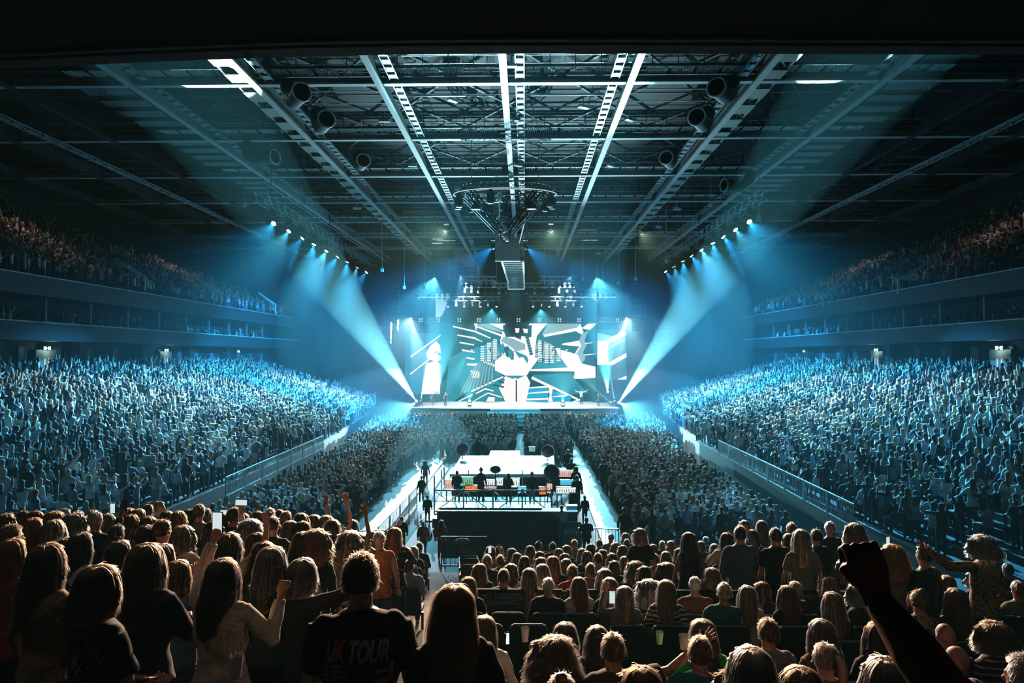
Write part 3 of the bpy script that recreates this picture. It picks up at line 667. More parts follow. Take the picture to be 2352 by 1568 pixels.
t = empty('ladder_truss', (0, 0, 0)); tag(t, 'long ladder truss with bright edges hanging from the slatted panel towards the stage', 'truss')
e = [P(1153, 600, 56), P(1202, 600, 56), P(1167, 648, 72), P(1204, 648, 72)]
f2 = [P(1167, 664, 72), P(1204, 664, 72)]
b = MB().bar(e[0], e[2], .14).bar(e[1], e[3], .14).bar(e[2], f2[0], .14).bar(e[3], f2[1], .14).bar(f2[0], f2[1], .14); b.build('edge_bar', mat('edge_glow', (.75, .85, .85), .4, emit=(.6, .9, 1), estr=.25), t)  # edge bars given emission of their own so they read as lit
b = MB()
for q in range(15):
    u = q / 14; b.bar(e[0].lerp(e[2], u), e[1].lerp(e[3], u), .09)
for q in range(5): b.bar(e[2].lerp(f2[0], q / 5), e[3].lerp(f2[1], q / 5), .08)
b.build('rung', M_STEEL, t)
for s, px in ((-1, 1134), (1, 1206)):
    head_lamp('moving_light', 'blue moving light on the %s side of the slatted panel' % ('left' if s < 0 else 'right'), P(px, 566, 55.5), P(px + s * 150, 690, 60), BLUE, 200000, 55, .6, 8, True)
# rig of trusses over the stage
RIG = [(955, 1040, 668, 74), (1290, 1420, 668, 74), (1020, 1150, 686, 78), (1215, 1345, 686, 78), (1060, 1170, 655, 76), (1200, 1330, 655, 76), (1060, 1140, 640, 70), (1240, 1320, 640, 70)]
for i, (x0, x1, y, Y) in enumerate(RIG):
    a, c = P(x0, y, Y), P(x1, y, Y); t = empty('stage_truss', a); tag(t, 'cross truss above the stage, %s, %s' % ('left of the ladder truss' if i % 2 == 0 else 'right of the ladder truss', ['outermost with a pale glowing pipe', 'lowest with hanging lamps', 'middle one', 'highest and nearest'][i // 2]), 'truss')
    truss_mb((0, 0, 0), c - a, .45, .035, .6).build('truss', M_CHROME if i > 1 else M_DSTEEL, t)
    if i < 2: MB().box((.3, -.3, -.75), ((c - a).x - .3, -.2, -.65)).build('glowing_pipe', mat('pipe_glow', (.8, .95, 1), .4, emit=(.5, .9, 1), estr=.5), t)  # brightness of the pipe is emission added to its pale colour
    for q in range(7):
        x = (c - a).x * (q + .5) / 7
        o = MB().box((-.12, -.12, -.45), (.12, .12, -.25)).tube([(0, 0, -.5), (0, -.05, -.62), (0, -.12, -.9)], [.1, .17, .15], 8).build('hanging_lamp', M_BLACK if (q + i) % 3 else M_CHROME, t); o.location = (x, 0, 0)
        if i in (2, 3) and q % 2 == 0: MB().tube([(0, -.13, -.91), (0, -.14, -.93)], .13, 8).build('lens', emis('lens_pale', (.7, .95, 1), 2.5), o)
for i, (px, y0, y1, Y) in enumerate([(1000, 640, 740, 78), (1140, 540, 650, 70), (1339, 550, 640, 70), (1371, 610, 742, 74), (1384, 600, 650, 76), (878, 440, 620, 60), (929, 480, 660, 66), (975, 470, 660, 70), (1420, 480, 650, 72), (1460, 470, 640, 68), (1530, 470, 600, 62), (1062, 570, 660, 72), (1250, 560, 660, 72), (1743, 220, 500, 44), (1632, 330, 470, 50), (560, 380, 470, 44), (1237, 250, 440, 48), (1083, 260, 440, 48)]):
    o = MB().bar((0, 0, 0), P(px, y0, Y) - P(px, y1, Y), .05).box((-.12, -.12, -.15), (.12, .12, .15)).build('hoist_cable', M_STEEL if i % 3 else M_PALE); o.location = P(px, y1, Y)
    tag(o, 'thin hoist cable with hook hanging down from the roof steel', 'cable', 'hoist cables')
# front lights on the upstage truss that graze the near audience
for i, (x, y, z, tx, ty, tz, pw, ang) in enumerate([(-6, 52, 17.8, -5, 6, 5.5, 7600, 19), (2, 52, 17.8, 1.5, 9, 4.5, 7200, 19), (9, 53, 17.8, 6, 9, 4.5, 2900, 17)]):
    head_lamp('audience_light', 'dark lamp hung high before the stage and aimed at the near audience, %s' % ['left one', 'middle one', 'right one'][i], (x, y, z), (tx, ty, tz), WARM, pw * 21, ang, .5, .15, True, 1.0, 'lamp')
spot('stage_key', (CX - 6, 74, 17), (CX - 3, 86, 2.2), (.7, .95, 1), 26000, 60, .6)
spot('stage_key', (CX + 6, 74, 17), (CX + 3, 86, 2.2), (.7, .95, 1), 26000, 60, .6)
spot('floor_key', (CX, 70, 18), (CX, 48, 1.2), (.8, .95, 1), 60000, 13, .4)
spot('floor_wash', (CX - 9, 76, 17), (CX - 10, 52, 1), (.22, .72, 1), 130000, 46, .6)
spot('floor_wash', (CX + 9, 76, 17), (CX + 10, 52, 1), (.22, .72, 1), 130000, 46, .6)

for s in (-1, 1):
    head_lamp('moving_light', 'moving light on the %s of the stage front washing the roof steel' % ('left' if s < 0 else 'right'), (CX + s * 5.5, 80.6, 2.9), (CX + s * 3, 42, 21.5), (.5, .9, 1.0), 75000, 34, .9)

for s in (-1, 1):
    head_lamp('moving_light', 'moving light under the header truss aimed over the floor crowd, %s one' % ('left' if s < 0 else 'right'), P(944 if s < 0 else 1439, 731, 82.4), (CX + s * 9.5, 44, 1.5), (.92, .95, 1), 120000, 34, .8, 2, True)

for s in (-1, 1):
    head_lamp('moving_light', 'moving light at the %s stage corner aimed low across the floor crowd' % ('left' if s < 0 else 'right'), P(951 if s < 0 else 1428, 927, 80.5), (CX + s * 12.5, 52, 2.0), (.3, .85, 1.0), 160000, 16, .6)

spot('floor_wash', (CX - 3, 83.5, 14), (CX - 3, 64, 1.2), (.25, .8, 1), 50000, 50, .7)
spot('floor_wash', (CX + 3, 83.5, 14), (CX + 3, 64, 1.2), (.25, .8, 1), 50000, 50, .7)
# ------------------------------------------------------------------ floor: walkways, barriers, mixing position, centre platform
M_WALK = mat('walkway_white', (.055, .06, .054), .55, var=.25, vscale=3)
for s, pts in (('left', [(-7.75, 27), (-6.45, 27), (-6.2, 60), (-7.0, 60)]), ('right', [(3.35, 26), (4.75, 26), (4.5, 60), (3.75, 60)])):
    o = MB().poly([(x, y, 0.01) for x, y in pts], (0, 0, .05)).build('walkway', M_WALK)
    tag(o, 'pale temporary floor walkway running to the stage %s of the mixing position' % s, 'walkway')
for s, x in (('left', -14.1), ('right', 12.1)):
    o = MB().box((x - .35, 26, .01), (x + .35, 50, .04)).build('aisle_strip', M_WALK)
    tag(o, 'pale floor strip along the foot of the %s terrace' % s, 'walkway')
def barrier(a, c, label, panel=2.2, h=1.1, group='crowd barriers', mt=None):
    a, c = Vector(a), Vector(c); L = (c - a).length; n = max(1, int(L / panel)); d = (c - a) / n
    t = empty('crowd_barrier', a); tag(t, label, 'barrier', group)
    fr = MB(); bars = MB()
    for i in range(n):
        p, q = d * i + d * .02, d * (i + 1) - d * .02
        fr.bar(p + Vector((0, 0, .12)), q + Vector((0, 0, .12)), .04).bar(p + Vector((0, 0, h)), q + Vector((0, 0, h)), .045).bar(p, p + Vector((0, 0, h)), .04).bar(q, q + Vector((0, 0, h)), .04)
        m = max(2, int(d.length / .14))
        for k in range(1, m): r = p.lerp(q, k / m); bars.bar(r + Vector((0, 0, .12)), r + Vector((0, 0, h)), .018)
    fr.build('frame', mt or M_CHROME, t); bars.build('upright_bars', mt or M_CHROME, t)
barrier((-8.0, 27.5, 0), (-5.7, 28.0, 0), 'short metal barrier across the near end of the left walkway')
barrier((-6.1, 28.4, 0), (-5.9, 37.5, 0), 'long metal barrier between the left walkway and the mixing position')
barrier((2.2, 28.5, 0), (3.9, 28.3, 0), 'metal barrier behind the person in the dark round-backed coat')
barrier((4.6, 27.3, 0), (5.6, 30.2, 0), 'metal barrier along the right walkway near its near end')
barrier((-13.2, 30, 1.9), (-13.6 , 46, 1.9), 'railing on top of the left terrace wall', h=.95, group='terrace railings')
barrier((11.9, 25, 1.9), (12.4, 44, 1.9), 'railing on top of the right terrace wall', h=.95, group='terrace railings')
barrier((-2.6, 21.2, tread(-2.6, 20.3)), (-1.15, 21.2, tread(-1.2, 20.3)), 'dark rail at the foot of the empty seats', 1.4, 1.0, 'dark rails', M_DSTEEL)
barrier((-2.35, 11.0, tread(-2.4, 11)), (-2.3, 12.2, tread(-2.4, 12)), 'dark glass-fronted rail left of the stairs', 1.2, 1.1, 'dark rails', M_DSTEEL)
barrier((-.95, 10.2, tread(-.5, 10)), (5.2, 10.2, tread(3, 10)), 'dark railing between the lower and upper seated rows', 1.5, .95, 'dark rails', mat('rail_black', (.008, .009, .01), .8, spec=.1))
# centre platform
t = empty('centre_platform', (-1, 40.6, 0)); tag(t, 'brilliant white low platform in the middle of the floor', 'platform')
a, c = PZ(1033, 1088, 1.25), PZ(1275, 1088, 1.25); a2 = PZ(1060, 1046, 1.25); c2 = PZ(1272, 1046, 1.25)
MB().poly([(a.x + 1, a.y - 40.6, 1.05), (c.x + 1, c.y - 40.6, 1.05), (c2.x + 1, c2.y - 40.6, 1.05), (a2.x + 1, a2.y - 40.6, 1.05)], (0, 0, .2)).build('deck', mat('white_platform', (.92, .90, .90), .4), t)
u, v = PZ(1126, 1038, 1.25), PZ(1194, 1038, 1.25)
MB().box((u.x + 1, a2.y - 40.6, 1.1), (v.x + 1, u.y - 40.6 + .6, 1.27)).build('rear_tongue', mat('white_platform'), t)
MB().box((a.x + 1.1, a.y - 40.5, 0), (c.x + .9, a2.y - 40.7, 1.05)).build('skirt', mat('drape_black'), t)
for i, (px, py, z) in enumerate(((1062, 1032, 1.9), (1258, 1036, 1.9), (1267, 1084, 1.8), (1138, 1078, 2.0))):
    p = PZ(px, py, z); t = empty('round_lamp', p); tag(t, 'black round lamp on a stand at the %s of the white platform' % ['far left corner', 'far right corner', 'near right corner', 'near edge'][i], 'lamp', 'round platform lamps')
    MB().ell((0, 0, 0), (.42 if i < 3 else .28, .2, .42 if i < 3 else .22), 18, 10).build('lamp_head', M_BLACK, t, True)
    MB().tube([(.44 * math.cos(q * .314) * (1 if i < 3 else .65), -.1, .44 * math.sin(q * .314) * (1 if i < 3 else .6)) for q in range(21)], .02, 5).build('rim', M_CHROME, t)
    MB().box((-.03, -.03, -z + .1), (.03, .03, -.1)).build('stand', M_BLACK, t)
# scaffold mixing position
FY = 35.6
t = empty('mixing_scaffold', (-1, FY, 0)); tag(t, 'scaffold frame with rails and diagonal braces around the mixing position', 'scaffold')
X0, X1 = -4.7 + 1, 1.4 + 1
fr = MB()
for x in np.linspace(X0, X1, 5):
    fr.box((x - .04, -.04, 0), (x + .04, .04, 1.35)); fr.box((x - .03, 3.0, 0), (x + .03, 3.06, 1.8))
fr.box((X0, -.04, 1.2), (X1, .04, 1.27)).box((X0, -.03, .1), (X1, .03, .16)).box((X0, -.03, .65), (X1, .03, .69))
fr.bar((X0, 0, 1.25), (X0 + .6, 3, 2.1), .06).bar((X0, 0, .7), (X0 + .6, 3, 1.4), .05).box((X0 - .03, -.03, 1.2), (X0 + .03, .03, 2.0)).box((X0 + .3, 1.5, 1.2), (X0 + .36, 1.56, 2.2))
fr.build('frame', M_STEEL, t)
br = MB()
for i, x in enumerate(np.linspace(X0, X1, 5)[:-1]):
    w = (X1 - X0) / 4; br.bar((x, 0, 1.2 if i % 2 else .1), (x + w, 0, .1 if i % 2 else 1.2), .045).bar((x, 0, 1.2), (x + w * .5, 0, .68), .035)
br.build('brace', M_PALE, t)
MB().box((X0, .1, .28), (X1, 3, .32)).build('deck', mat('pale_deck', (.7, .72, .70), .5), t)
o = MB().box((P(968, 1172, 34.6).x, 34.0, .02), (P(1090, 1172, 34.6).x, 37, .06)).build('white_floor_mat', mat('white_platform')); tag(o, 'white floor sheet lying left under the scaffold', 'floor sheet')
# black drape with the cube logos
M_DRP = mat('drape_wall', (.035, .05, .055), .8)
t = empty('logo_drape', (-1, 31.2, 0)); tag(t, 'dark draped barrier with two faint cube and LIVE logos facing the near audience', 'drape')
MB().box((-3.3 + .3, 0, 0), (3.4, .12, 1.12)).build('drape_panel', M_DRP, t)
MB().box((-3.3 + .3, -.03, 1.12), (3.4, .15, 1.17)).build('top_rail', M_STEEL, t)
def text_mesh(txt, size, name, m, parent, loc, rot, shear=0, extr=.004, align='CENTER', sx=1.0):
    cu = bpy.data.curves.new(name, 'FONT'); cu.body = txt; cu.size = size; cu.extrude = extr; cu.align_x = align; cu.shear = shear; cu.resolution_u = 2
    tmp = bpy.data.objects.new('t', cu); COL.objects.link(tmp); bpy.context.view_layer.update()
    me = bpy.data.meshes.new_from_object(tmp.evaluated_get(bpy.context.evaluated_depsgraph_get())); bpy.data.objects.remove(tmp)
    me.materials.clear(); me.materials.append(m)
    o = bpy.data.objects.new(name, me); COL.objects.link(o); o.parent = parent; o.location = loc; o.rotation_euler = rot; o.scale = (sx, 1, 1)
    return o
M_LOGO = mat('logo_grey', (.13, .24, .25), .6); M_LOGOW = mat('logo_white', (.8, .9, .9), .5)
def logo(parent, x, y, z, s, m, rot=(math.pi / 2, 0, 0)):
    b = MB(); h = .36 * s
    def L(p, q): b.bar((p[0] * s, 0, p[1] * s), (q[0] * s, 0, q[1] * s), .03 * s + .008, .02, (0, 1, 0))
    c = [(0, .60), (.30, .46), (0, .32), (-.30, .46)]
    for k in range(4): L(c[k], c[(k + 1) % 4])
    L((-.30, .46), (-.30, .30)); L((.30, .46), (.30, .30)); L((-.15, .53), (.15, .39)); L((.15, .53), (-.15, .39)); L((0, .32), (0, .26))
    L((-.22, .40), (-.22, .28)); L((.22, .40), (.22, .28))
    o = b.build('cube_logo', m, parent); o.location = (x, y, z)
    text_mesh('LIVE', .34 * s, 'logo_letters', m, parent, (x, y, z), rot, sx=.9)
logo(t, -1.35 + .05, -.02, .3, 1.0, M_LOGO); logo(t, 1.28, -.02, .3, 1.0, M_LOGO)
p = P(1312, 1245, 29.5); t = empty('tilted_banner', (p.x, 29.5, .02)); tag(t, 'small tilted dark banner with white LIVE lettering behind the barrier', 'banner'); t.rotation_euler = (R(-12), 0, R(-8))
MB().box((-.42, 0, 0), (.42, .04, 1.05)).build('panel', mat('banner_teal', (.03, .22, .25), .6), t)
logo(t, 0, -.02, .22, .95, M_LOGOW); text_mesh('LIVE', .3, 'logo_letters', M_LOGOW, t, (0, -.02, .02), (math.pi / 2, 0, 0))
# consoles, screens and cases at the mixing position
def console(name, label, px, py, Y, w, h, m, tilt=25, cat='console', z=None):
    p = P(px, py, Y); t = empty(name, (p.x, Y, p.z)); tag(t, label, cat)
    MB().box((-w / 2, -.1, -h / 2 - .04), (w / 2, .15, h / 2 + .02)).build('housing', M_BLACK, t)
    b = MB().box((-w / 2 + .03, -.13, -h / 2), (w / 2 - .03, -.1, h / 2)); b.build('lit_surface', m, t)
    g = MB()
    for q in range(max(3, int(w / .12))):
        x = -w / 2 + .08 + q * .12
        if x < w / 2 - .06: g.box((x, -.15, -h * .3), (x + .03, -.13, h * (.05 + .25 * ((q * 7) % 3) / 2)))
    g.build('sliders', M_DSTEEL, t)
    MB().box((-w / 2 + .05, -.05, -p.z), (-w / 2 + .1, .1, -h / 2)).build('leg', M_BLACK, t); MB().box((w / 2 - .1, -.05, -p.z), (w / 2 - .05, .1, -h / 2)).build('leg', M_BLACK, t)
    return t
E1 = emis('screen_white', (.9, 1, 1), .9); E2 = emis('screen_green', (.3, .8, .5), .6); E3 = emis('screen_orange', (1, .25, .06), .9); E4 = emis('screen_pink', (1, .6, .55), .8); E5 = emis('screen_cyan', (.1, .6, .9), 1.0)
CON = [(1069, 1105, 37.5, .9, .45, E2, 'green-lit console screen left of centre in the mixing position'), (1083, 1121, 36.8, .7, .3, E3, 'orange-lit desk beside the green screen'), (1033, 1112, 37.2, .5, .5, E4, 'pink-lit rack at the far left of the mixing position'),
       (1125, 1108, 37.8, .8, .3, E1, 'white-lit desk in the middle of the mixing position'), (1125, 1118, 37.4, .8, .12, E4, 'thin pink-lit strip desk below the white desk'), (1147, 1106, 38, .45, .35, E1, 'small bright monitor pair right of the white desk'),
       (1183, 1108, 37.5, .55, .45, E1, 'slanting bright keyboard panel right of centre'), (1199, 1124, 36.6, .5, .3, E5, 'pale blue laptop near the right posts'), (1246, 1126, 36.3, .4, .35, E3, 'orange-lit monitor at the right end of the scaffold'),
       (1262, 1120, 36.9, .35, .5, E4, 'narrow pink-lit rack beside the orange monitor'), (1300, 1087, 41, .9, .35, E4, 'pink-lit flat case top right of the white platform'), (1302, 1107, 39, .8, .25, E5, 'cyan-lit display below the pink case top'),
       (1300, 1125, 36.5, 1.1, .32, E1, 'white lit table top right of the scaffold'), (1222, 1031, 50, .5, .3, E2, 'small green display behind the white platform')]  # case and table tops glow by emission in place of light on them
for px, py, Y, w, h, m, lb in CON: console('lit_console', lb, px, py, Y, w, h, m)
for i, (px, y0, Y, w, h) in enumerate(((1280, 1160, 33.5, 1.5, .75), (1040, 1195, 33, 1.4, .35), (1290, 1060, 44, 1.2, 1.0), (1318, 1130, 36.5, .5, 1.0), (1010, 1190, 32.8, .6, .5))):
    p = P(px, y0, Y); o = empty('flight_case', (p.x, Y, 0)); tag(o, 'black flight case standing %s' % ['right of the scaffold under the white table', 'low in front of the scaffold', 'right of the white platform', 'beside the lit table top', 'at the left foot of the scaffold'][i], 'case')
    MB().box((-w / 2, -.3, .06), (w / 2, .3, h)).build('case_body', M_BLACK, o)
    e = MB()
    for a in (-w / 2, w / 2):
        for y in (-.3, .3): e.box((a - .02, y - .02, .06), (a + .02, y + .02, h + .01))
    e.box((-w / 2, -.32, h - .03), (w / 2, -.29, h + .01)).build('metal_edge', M_CHROME, o)
    for a in (-w / 2 + .1, w / 2 - .1):
        MB().tube([(a - .02, -.2, .03), (a + .02, -.2, .03)], .03, 10).build('wheel', M_DSTEEL, o)
o = empty('blue_lit_glass', (P(1313, 1200, 33).x, 33, 0)); tag(o, 'blue-lit water dispenser column right of the scaffold', 'dispenser')
MB().box((-.25, -.2, 0), (.25, .2, 1.0)).build('column', emis('blue_column', (.0, .22, .42), .6), o); MB().box((-.27, -.22, 1.0), (.27, .22, 1.06)).build('cap', M_BLACK, o)
# ------------------------------------------------------------------ people: bodies, clothes and hair as continuous surfaces
def remesh(mb, voxel, smooth=3, fac=.5):
    me = mb.mesh('tmp', []); o = bpy.data.objects.new('tmp', me); COL.objects.link(o)
    m = o.modifiers.new('r', 'REMESH'); m.mode = 'VOXEL'; m.voxel_size = voxel
    if smooth: m2 = o.modifiers.new('s', 'SMOOTH'); m2.iterations = smooth; m2.factor = fac
    bpy.context.view_layer.update()
    out = bpy.data.meshes.new_from_object(o.evaluated_get(bpy.context.evaluated_depsgraph_get()))
    bpy.data.objects.remove(o); bpy.data.meshes.remove(me)
    out.materials.clear(); out.polygons.foreach_set('use_smooth', [True] * len(out.polygons))
    return out
def join_mesh(mes, name):
    b = bmesh.new()
    for m in mes: b.from_mesh(m)
    out = bpy.data.meshes.new(name); b.to_mesh(out); b.free()
    out.polygons.foreach_set('use_smooth', [True] * len(out.polygons)); return out

ARM = {  # elbow, wrist offsets for the side s, upper-body frame of a standing 1.72 m adult
 'down': lambda s: ((s * .25, -.03, 1.13), (s * .26, .08, .90)),
 'lap': lambda s: ((s * .25, .02, 1.13), (s * .10, .27, 1.03)),
 'up': lambda s: ((s * .29, .10, 1.66), (s * .25, .16, 1.90)),
 'high': lambda s: ((s * .25, .04, 1.70), (s * .20, .06, 1.96)),
 'phone': lambda s: ((s * .27, .20, 1.36), (s * .17, .34, 1.60)),
 'phonehigh': lambda s: ((s * .27, .18, 1.56), (s * .22, .26, 1.80)),
 'clap': lambda s: ((s * .29, .12, 1.2), (s * .07, .32, 1.38)),
 'fist': lambda s: ((s * .33, .06, 1.20), (s * .34, .18, 1.45)),
 'hip': lambda s: ((s * .38, -.10, 1.16), (s * .20, .06, 1.02)),
 'point': lambda s: ((s * .36, .10, 1.50), (s * .48, .18, 1.76)),
 'wide': lambda s: ((s * .46, .06, 1.44), (s * .72, .10, 1.62)),
 'fold': lambda s: ((s * .27, .06, 1.17), (-s * .06, .24, 1.20)),
}
def spine(seat, build=1.0, fem=True):
    dz = -.40 if seat else 0
    h, w, c, sh = (.175, .128, .150, .165) if fem else (.165, .148, .170, .185)
    k = build
    return dz, [((0, 0, .84 + dz), (.12 * k, .11 * k)), ((0, -.01, .90 + dz), (h * k, .125 * k)), ((0, 0, 1.0 + dz), (.97 * (h + w) / 2 * k, .115 * k)), ((0, .005, 1.08 + dz), (w * k, .098 * k)),
                ((0, 0, 1.20 + dz), (c * k, .108 * k)), ((0, -.01, 1.32 + dz), (c * 1.08 * k, .115 * k)), ((0, -.015, 1.422 + dz), (sh * k ** .5, .095 * k ** .5)), ((0, -.01, 1.468 + dz), (sh * .66, .07)), ((0, -.005, 1.497 + dz), (.078, .062))]
def arm_pts(pose, s, dz, sw):
    e, w = ARM[pose](s); sh = Vector((s * sw, -.01, 1.418 + dz)); e = Vector(e) + Vector((0, 0, dz)); w = Vector(w) + Vector((0, 0, dz)); return sh, e, w
def leg_pts(seat, s):
    if seat: return Vector((s * .085, .02, .50)), Vector((s * .12, .43, .50)), Vector((s * .12, .40, .09))
    return Vector((s * .085, 0, .86)), Vector((s * .10, .02, .48)), Vector((s * .11, -.02, .09))
def hand_mesh(b, w, d, s, kind, vox):
    """palm, four fingers and a thumb at the wrist w, forearm direction d"""
    d = d.normalized(); side = Vector((s, 0, 0)); side = (side - d * side.dot(d)).normalized(); back = d.cross(side).normalized()
    if back.y > 0: back = -back        # back of hand towards -Y (towards the camera)
    b.tube([w - d * .03, w + d * .02, w + d * .06, w + d * .095], [(.024, .022), (.033, .017), (.042, .016), (.038, .013)], 10)
    b.v = b.v  # palm
    for i, (o, L) in enumerate(((-.030, .072), (-.010, .082), (.010, .077), (.029, .060))):
        base = w + d * .085 + side * o
        if kind == 'fist' or (kind == 'point' and i != 0) or (kind == 'horns' and i in (1, 2)):
            p = [base, base + d * .022 - back * .006, base + d * .020 - back * .030, base - d * .006 - back * .036, base - d * .018 - back * .022]
        elif kind == 'relax': p = [base, base + d * L * .5 - back * .008, base + d * L * .8 - back * .024, base + d * L * .9 - back * .040]
        else: p = [base, base + d * L * .5 + side * o * .25, base + d * L + side * o * .5 - back * .006]
        b.tube(p, [.0095, .0090, .0085, .008, .0075][:len(p)], 7)
    t0 = w + d * .035 - side * .030
    if kind == 'fist': tp = [t0, t0 + d * .030 - side * .012 - back * .014, t0 + d * .045 + side * .012 - back * .034]
    else: tp = [t0, t0 + d * .022 - side * .026 - back * .006, t0 + d * .048 - side * .042 - back * .010]
    b.tube(tp, [.013, .011, .009], 7)
def head_prims(b, dz, fine=True):
    b.tube([(0, -.012, 1.46 + dz), (0, -.004, 1.50 + dz), (0, .004, 1.56 + dz)], [(.070, .062), (.059, .060), (.060, .064)], 14)
    b.ell((0, .0, 1.645 + dz), (.074, .094, .098), 18, 14); b.ell((0, .022, 1.595 + dz), (.058, .070, .068), 16, 10)
    b.ell((0, .062, 1.555 + dz), (.026, .026, .020), 10, 8)
    if fine:
        b.tube([(0, .090, 1.640 + dz), (0, .108, 1.612 + dz), (0, .100, 1.600 + dz)], [.009, .014, .012], 8)
        b.ell((0, .092, 1.575 + dz), (.020, .010, .007), 8, 6)
        for s in (-1, 1):
            b.ell((s * .077, -.004, 1.620 + dz), (.012, .020, .033), 8, 8); b.ell((s * .030, .082, 1.640 + dz), (.014, .010, .008), 8, 6)
            b.ell((s * .030, .086, 1.660 + dz), (.018, .008, .006), 8, 6)
BODIES = {}
def body(seat, aL, aR, fem, lod, hands=('relax', 'relax'), build=1.0, sleeve='long'):
    """returns dict(body, top, legs) meshes, shared between everyone with the same pose"""
    key = (seat, aL, aR, fem, lod, hands, build, sleeve)
    if key in BODIES: return BODIES[key]
    vox = (.0095, .016, .03)[lod]
    dz, sp = spine(seat, build, fem); sw = (.150 if fem else .175) * build ** .5; g = .9 if fem else 1.05
    B_ = MB(); B_.tube([p for p, r in sp], [r for p, r in sp], 20)
    T = MB(); inf = .018 if lod < 2 else .012
    hem = .80 if seat else .84
    T.tube([(0, .0, sp[0][0][2] + .01)] + [p for p, r in sp[1:]], [(sp[1][1][0] * .98 + inf, sp[1][1][1] + inf)] + [(r[0] + inf, r[1] + inf) for p, r in sp[1:-1]] + [(.068, .062)], 22)
    hb = []
    for s, a, hk in ((-1, aL, hands[0]), (1, aR, hands[1])):
        sh, e, w = arm_pts(a, s, dz, sw); d = (w - e)
        m = sh.lerp(e, .5) + Vector((s * .008, 0, 0))
        B_.ell(sh + Vector((-s * .018, 0, -.010)), (.050 * g, .050 * g, .050 * g), 12, 8)
        B_.tube([sh, m, e], [.050 * g, .043 * g, .036 * g], 12); B_.ell(e, (.036 * g,) * 3, 10, 7)
        B_.tube([e, e.lerp(w, .35), w], [.037 * g, .036 * g, .024 * g], 12)
        if lod < 2: hb.append((w, d, s, hk))
        else: B_.tube([w, w + d.normalized() * .09], [(.03, .02), (.03, .015)], 6)
        T.ell(sh + Vector((-s * .018, 0, -.010)), (.050 * g + inf,) * 3, 12, 8)
        if sleeve == 'long': T.tube([sh, m, e], [.052 * g + inf, .047 * g + inf, .040 * g + inf], 12); T.ell(e, (.039 * g + inf,) * 3, 10, 7); T.tube([e, e.lerp(w, .5), w.lerp(e, .06)], [.039 * g + inf, .036 * g + inf, .030 * g + inf * .8], 12)
        elif sleeve == 'short': T.tube([sh, sh.lerp(e, .72)], [.052 * g + inf, .050 * g + inf * 1.3], 12)
        if seat and aL == 'x': pass
    L = MB()
    for s in (-1, 1):
        h, k, a = leg_pts(seat, s)
        B_.tube([h, h.lerp(k, .5), k], [.082, .070, .052], 12); B_.ell(k, (.053,) * 3, 10, 7); B_.tube([k, k.lerp(a, .35), a], [.050, .052, .034], 12)
        B_.tube([a + Vector((0, -.04, -.03)), a + Vector((0, .06, -.045)), a + Vector((0, .17, -.06))], [(.040, .040), (.042, .032), (.036, .02)], 10)
        L.tube([h, h.lerp(k, .5), k], [.092, .082, .064], 12); L.ell(k, (.065,) * 3, 10, 7); L.tube([k, k.lerp(a, .4), a], [.062, .062, .050], 12)
    L.tube([p for p, r in sp[:3]], [(r[0] + .010, r[1] + .010) for p, r in sp[:3]], 18)
    head_prims(B_, dz, lod < 2)
    res = {}
    if lod == 2:
        res['one'] = (B_, T, L); BODIES[key] = res; return res
    bm_ = remesh(B_, vox, 2); hs = []
    for h in hb:
        hm = MB(); hand_mesh(hm, *h, vox); hs.append(remesh(hm, .0048 if lod == 0 else .0075, 1, .3))
    res['body'] = join_mesh([bm_] + hs, 'body')
    res['top'] = remesh(T, vox * 1.1, 3); res['legs'] = remesh(L, vox * 1.4, 3)
    # soft folds in the cloth
    for nm, amp in (('top', .007), ('legs', .006)):
        me = res[nm]; n = len(me.vertices); co = np.empty(n * 3, 'f'); me.vertices.foreach_get('co', co); no = np.empty(n * 3, 'f'); me.vertices.foreach_get('normal', no)
        c = co.reshape(-1, 3); q = no.reshape(-1, 3)
        f = np.sin(c[:, 2] * 38 + np.sin(c[:, 0] * 17) * 2 + c[:, 1] * 9) * .5 + np.sin(c[:, 2] * 21 - c[:, 0] * 30 + 1) * .5
        c += q * (f * amp)[:, None]; me.vertices.foreach_set('co', c.ravel()); me.update()
    for k, v in list(res.items()): v.name = k
    BODIES[key] = res
    return res

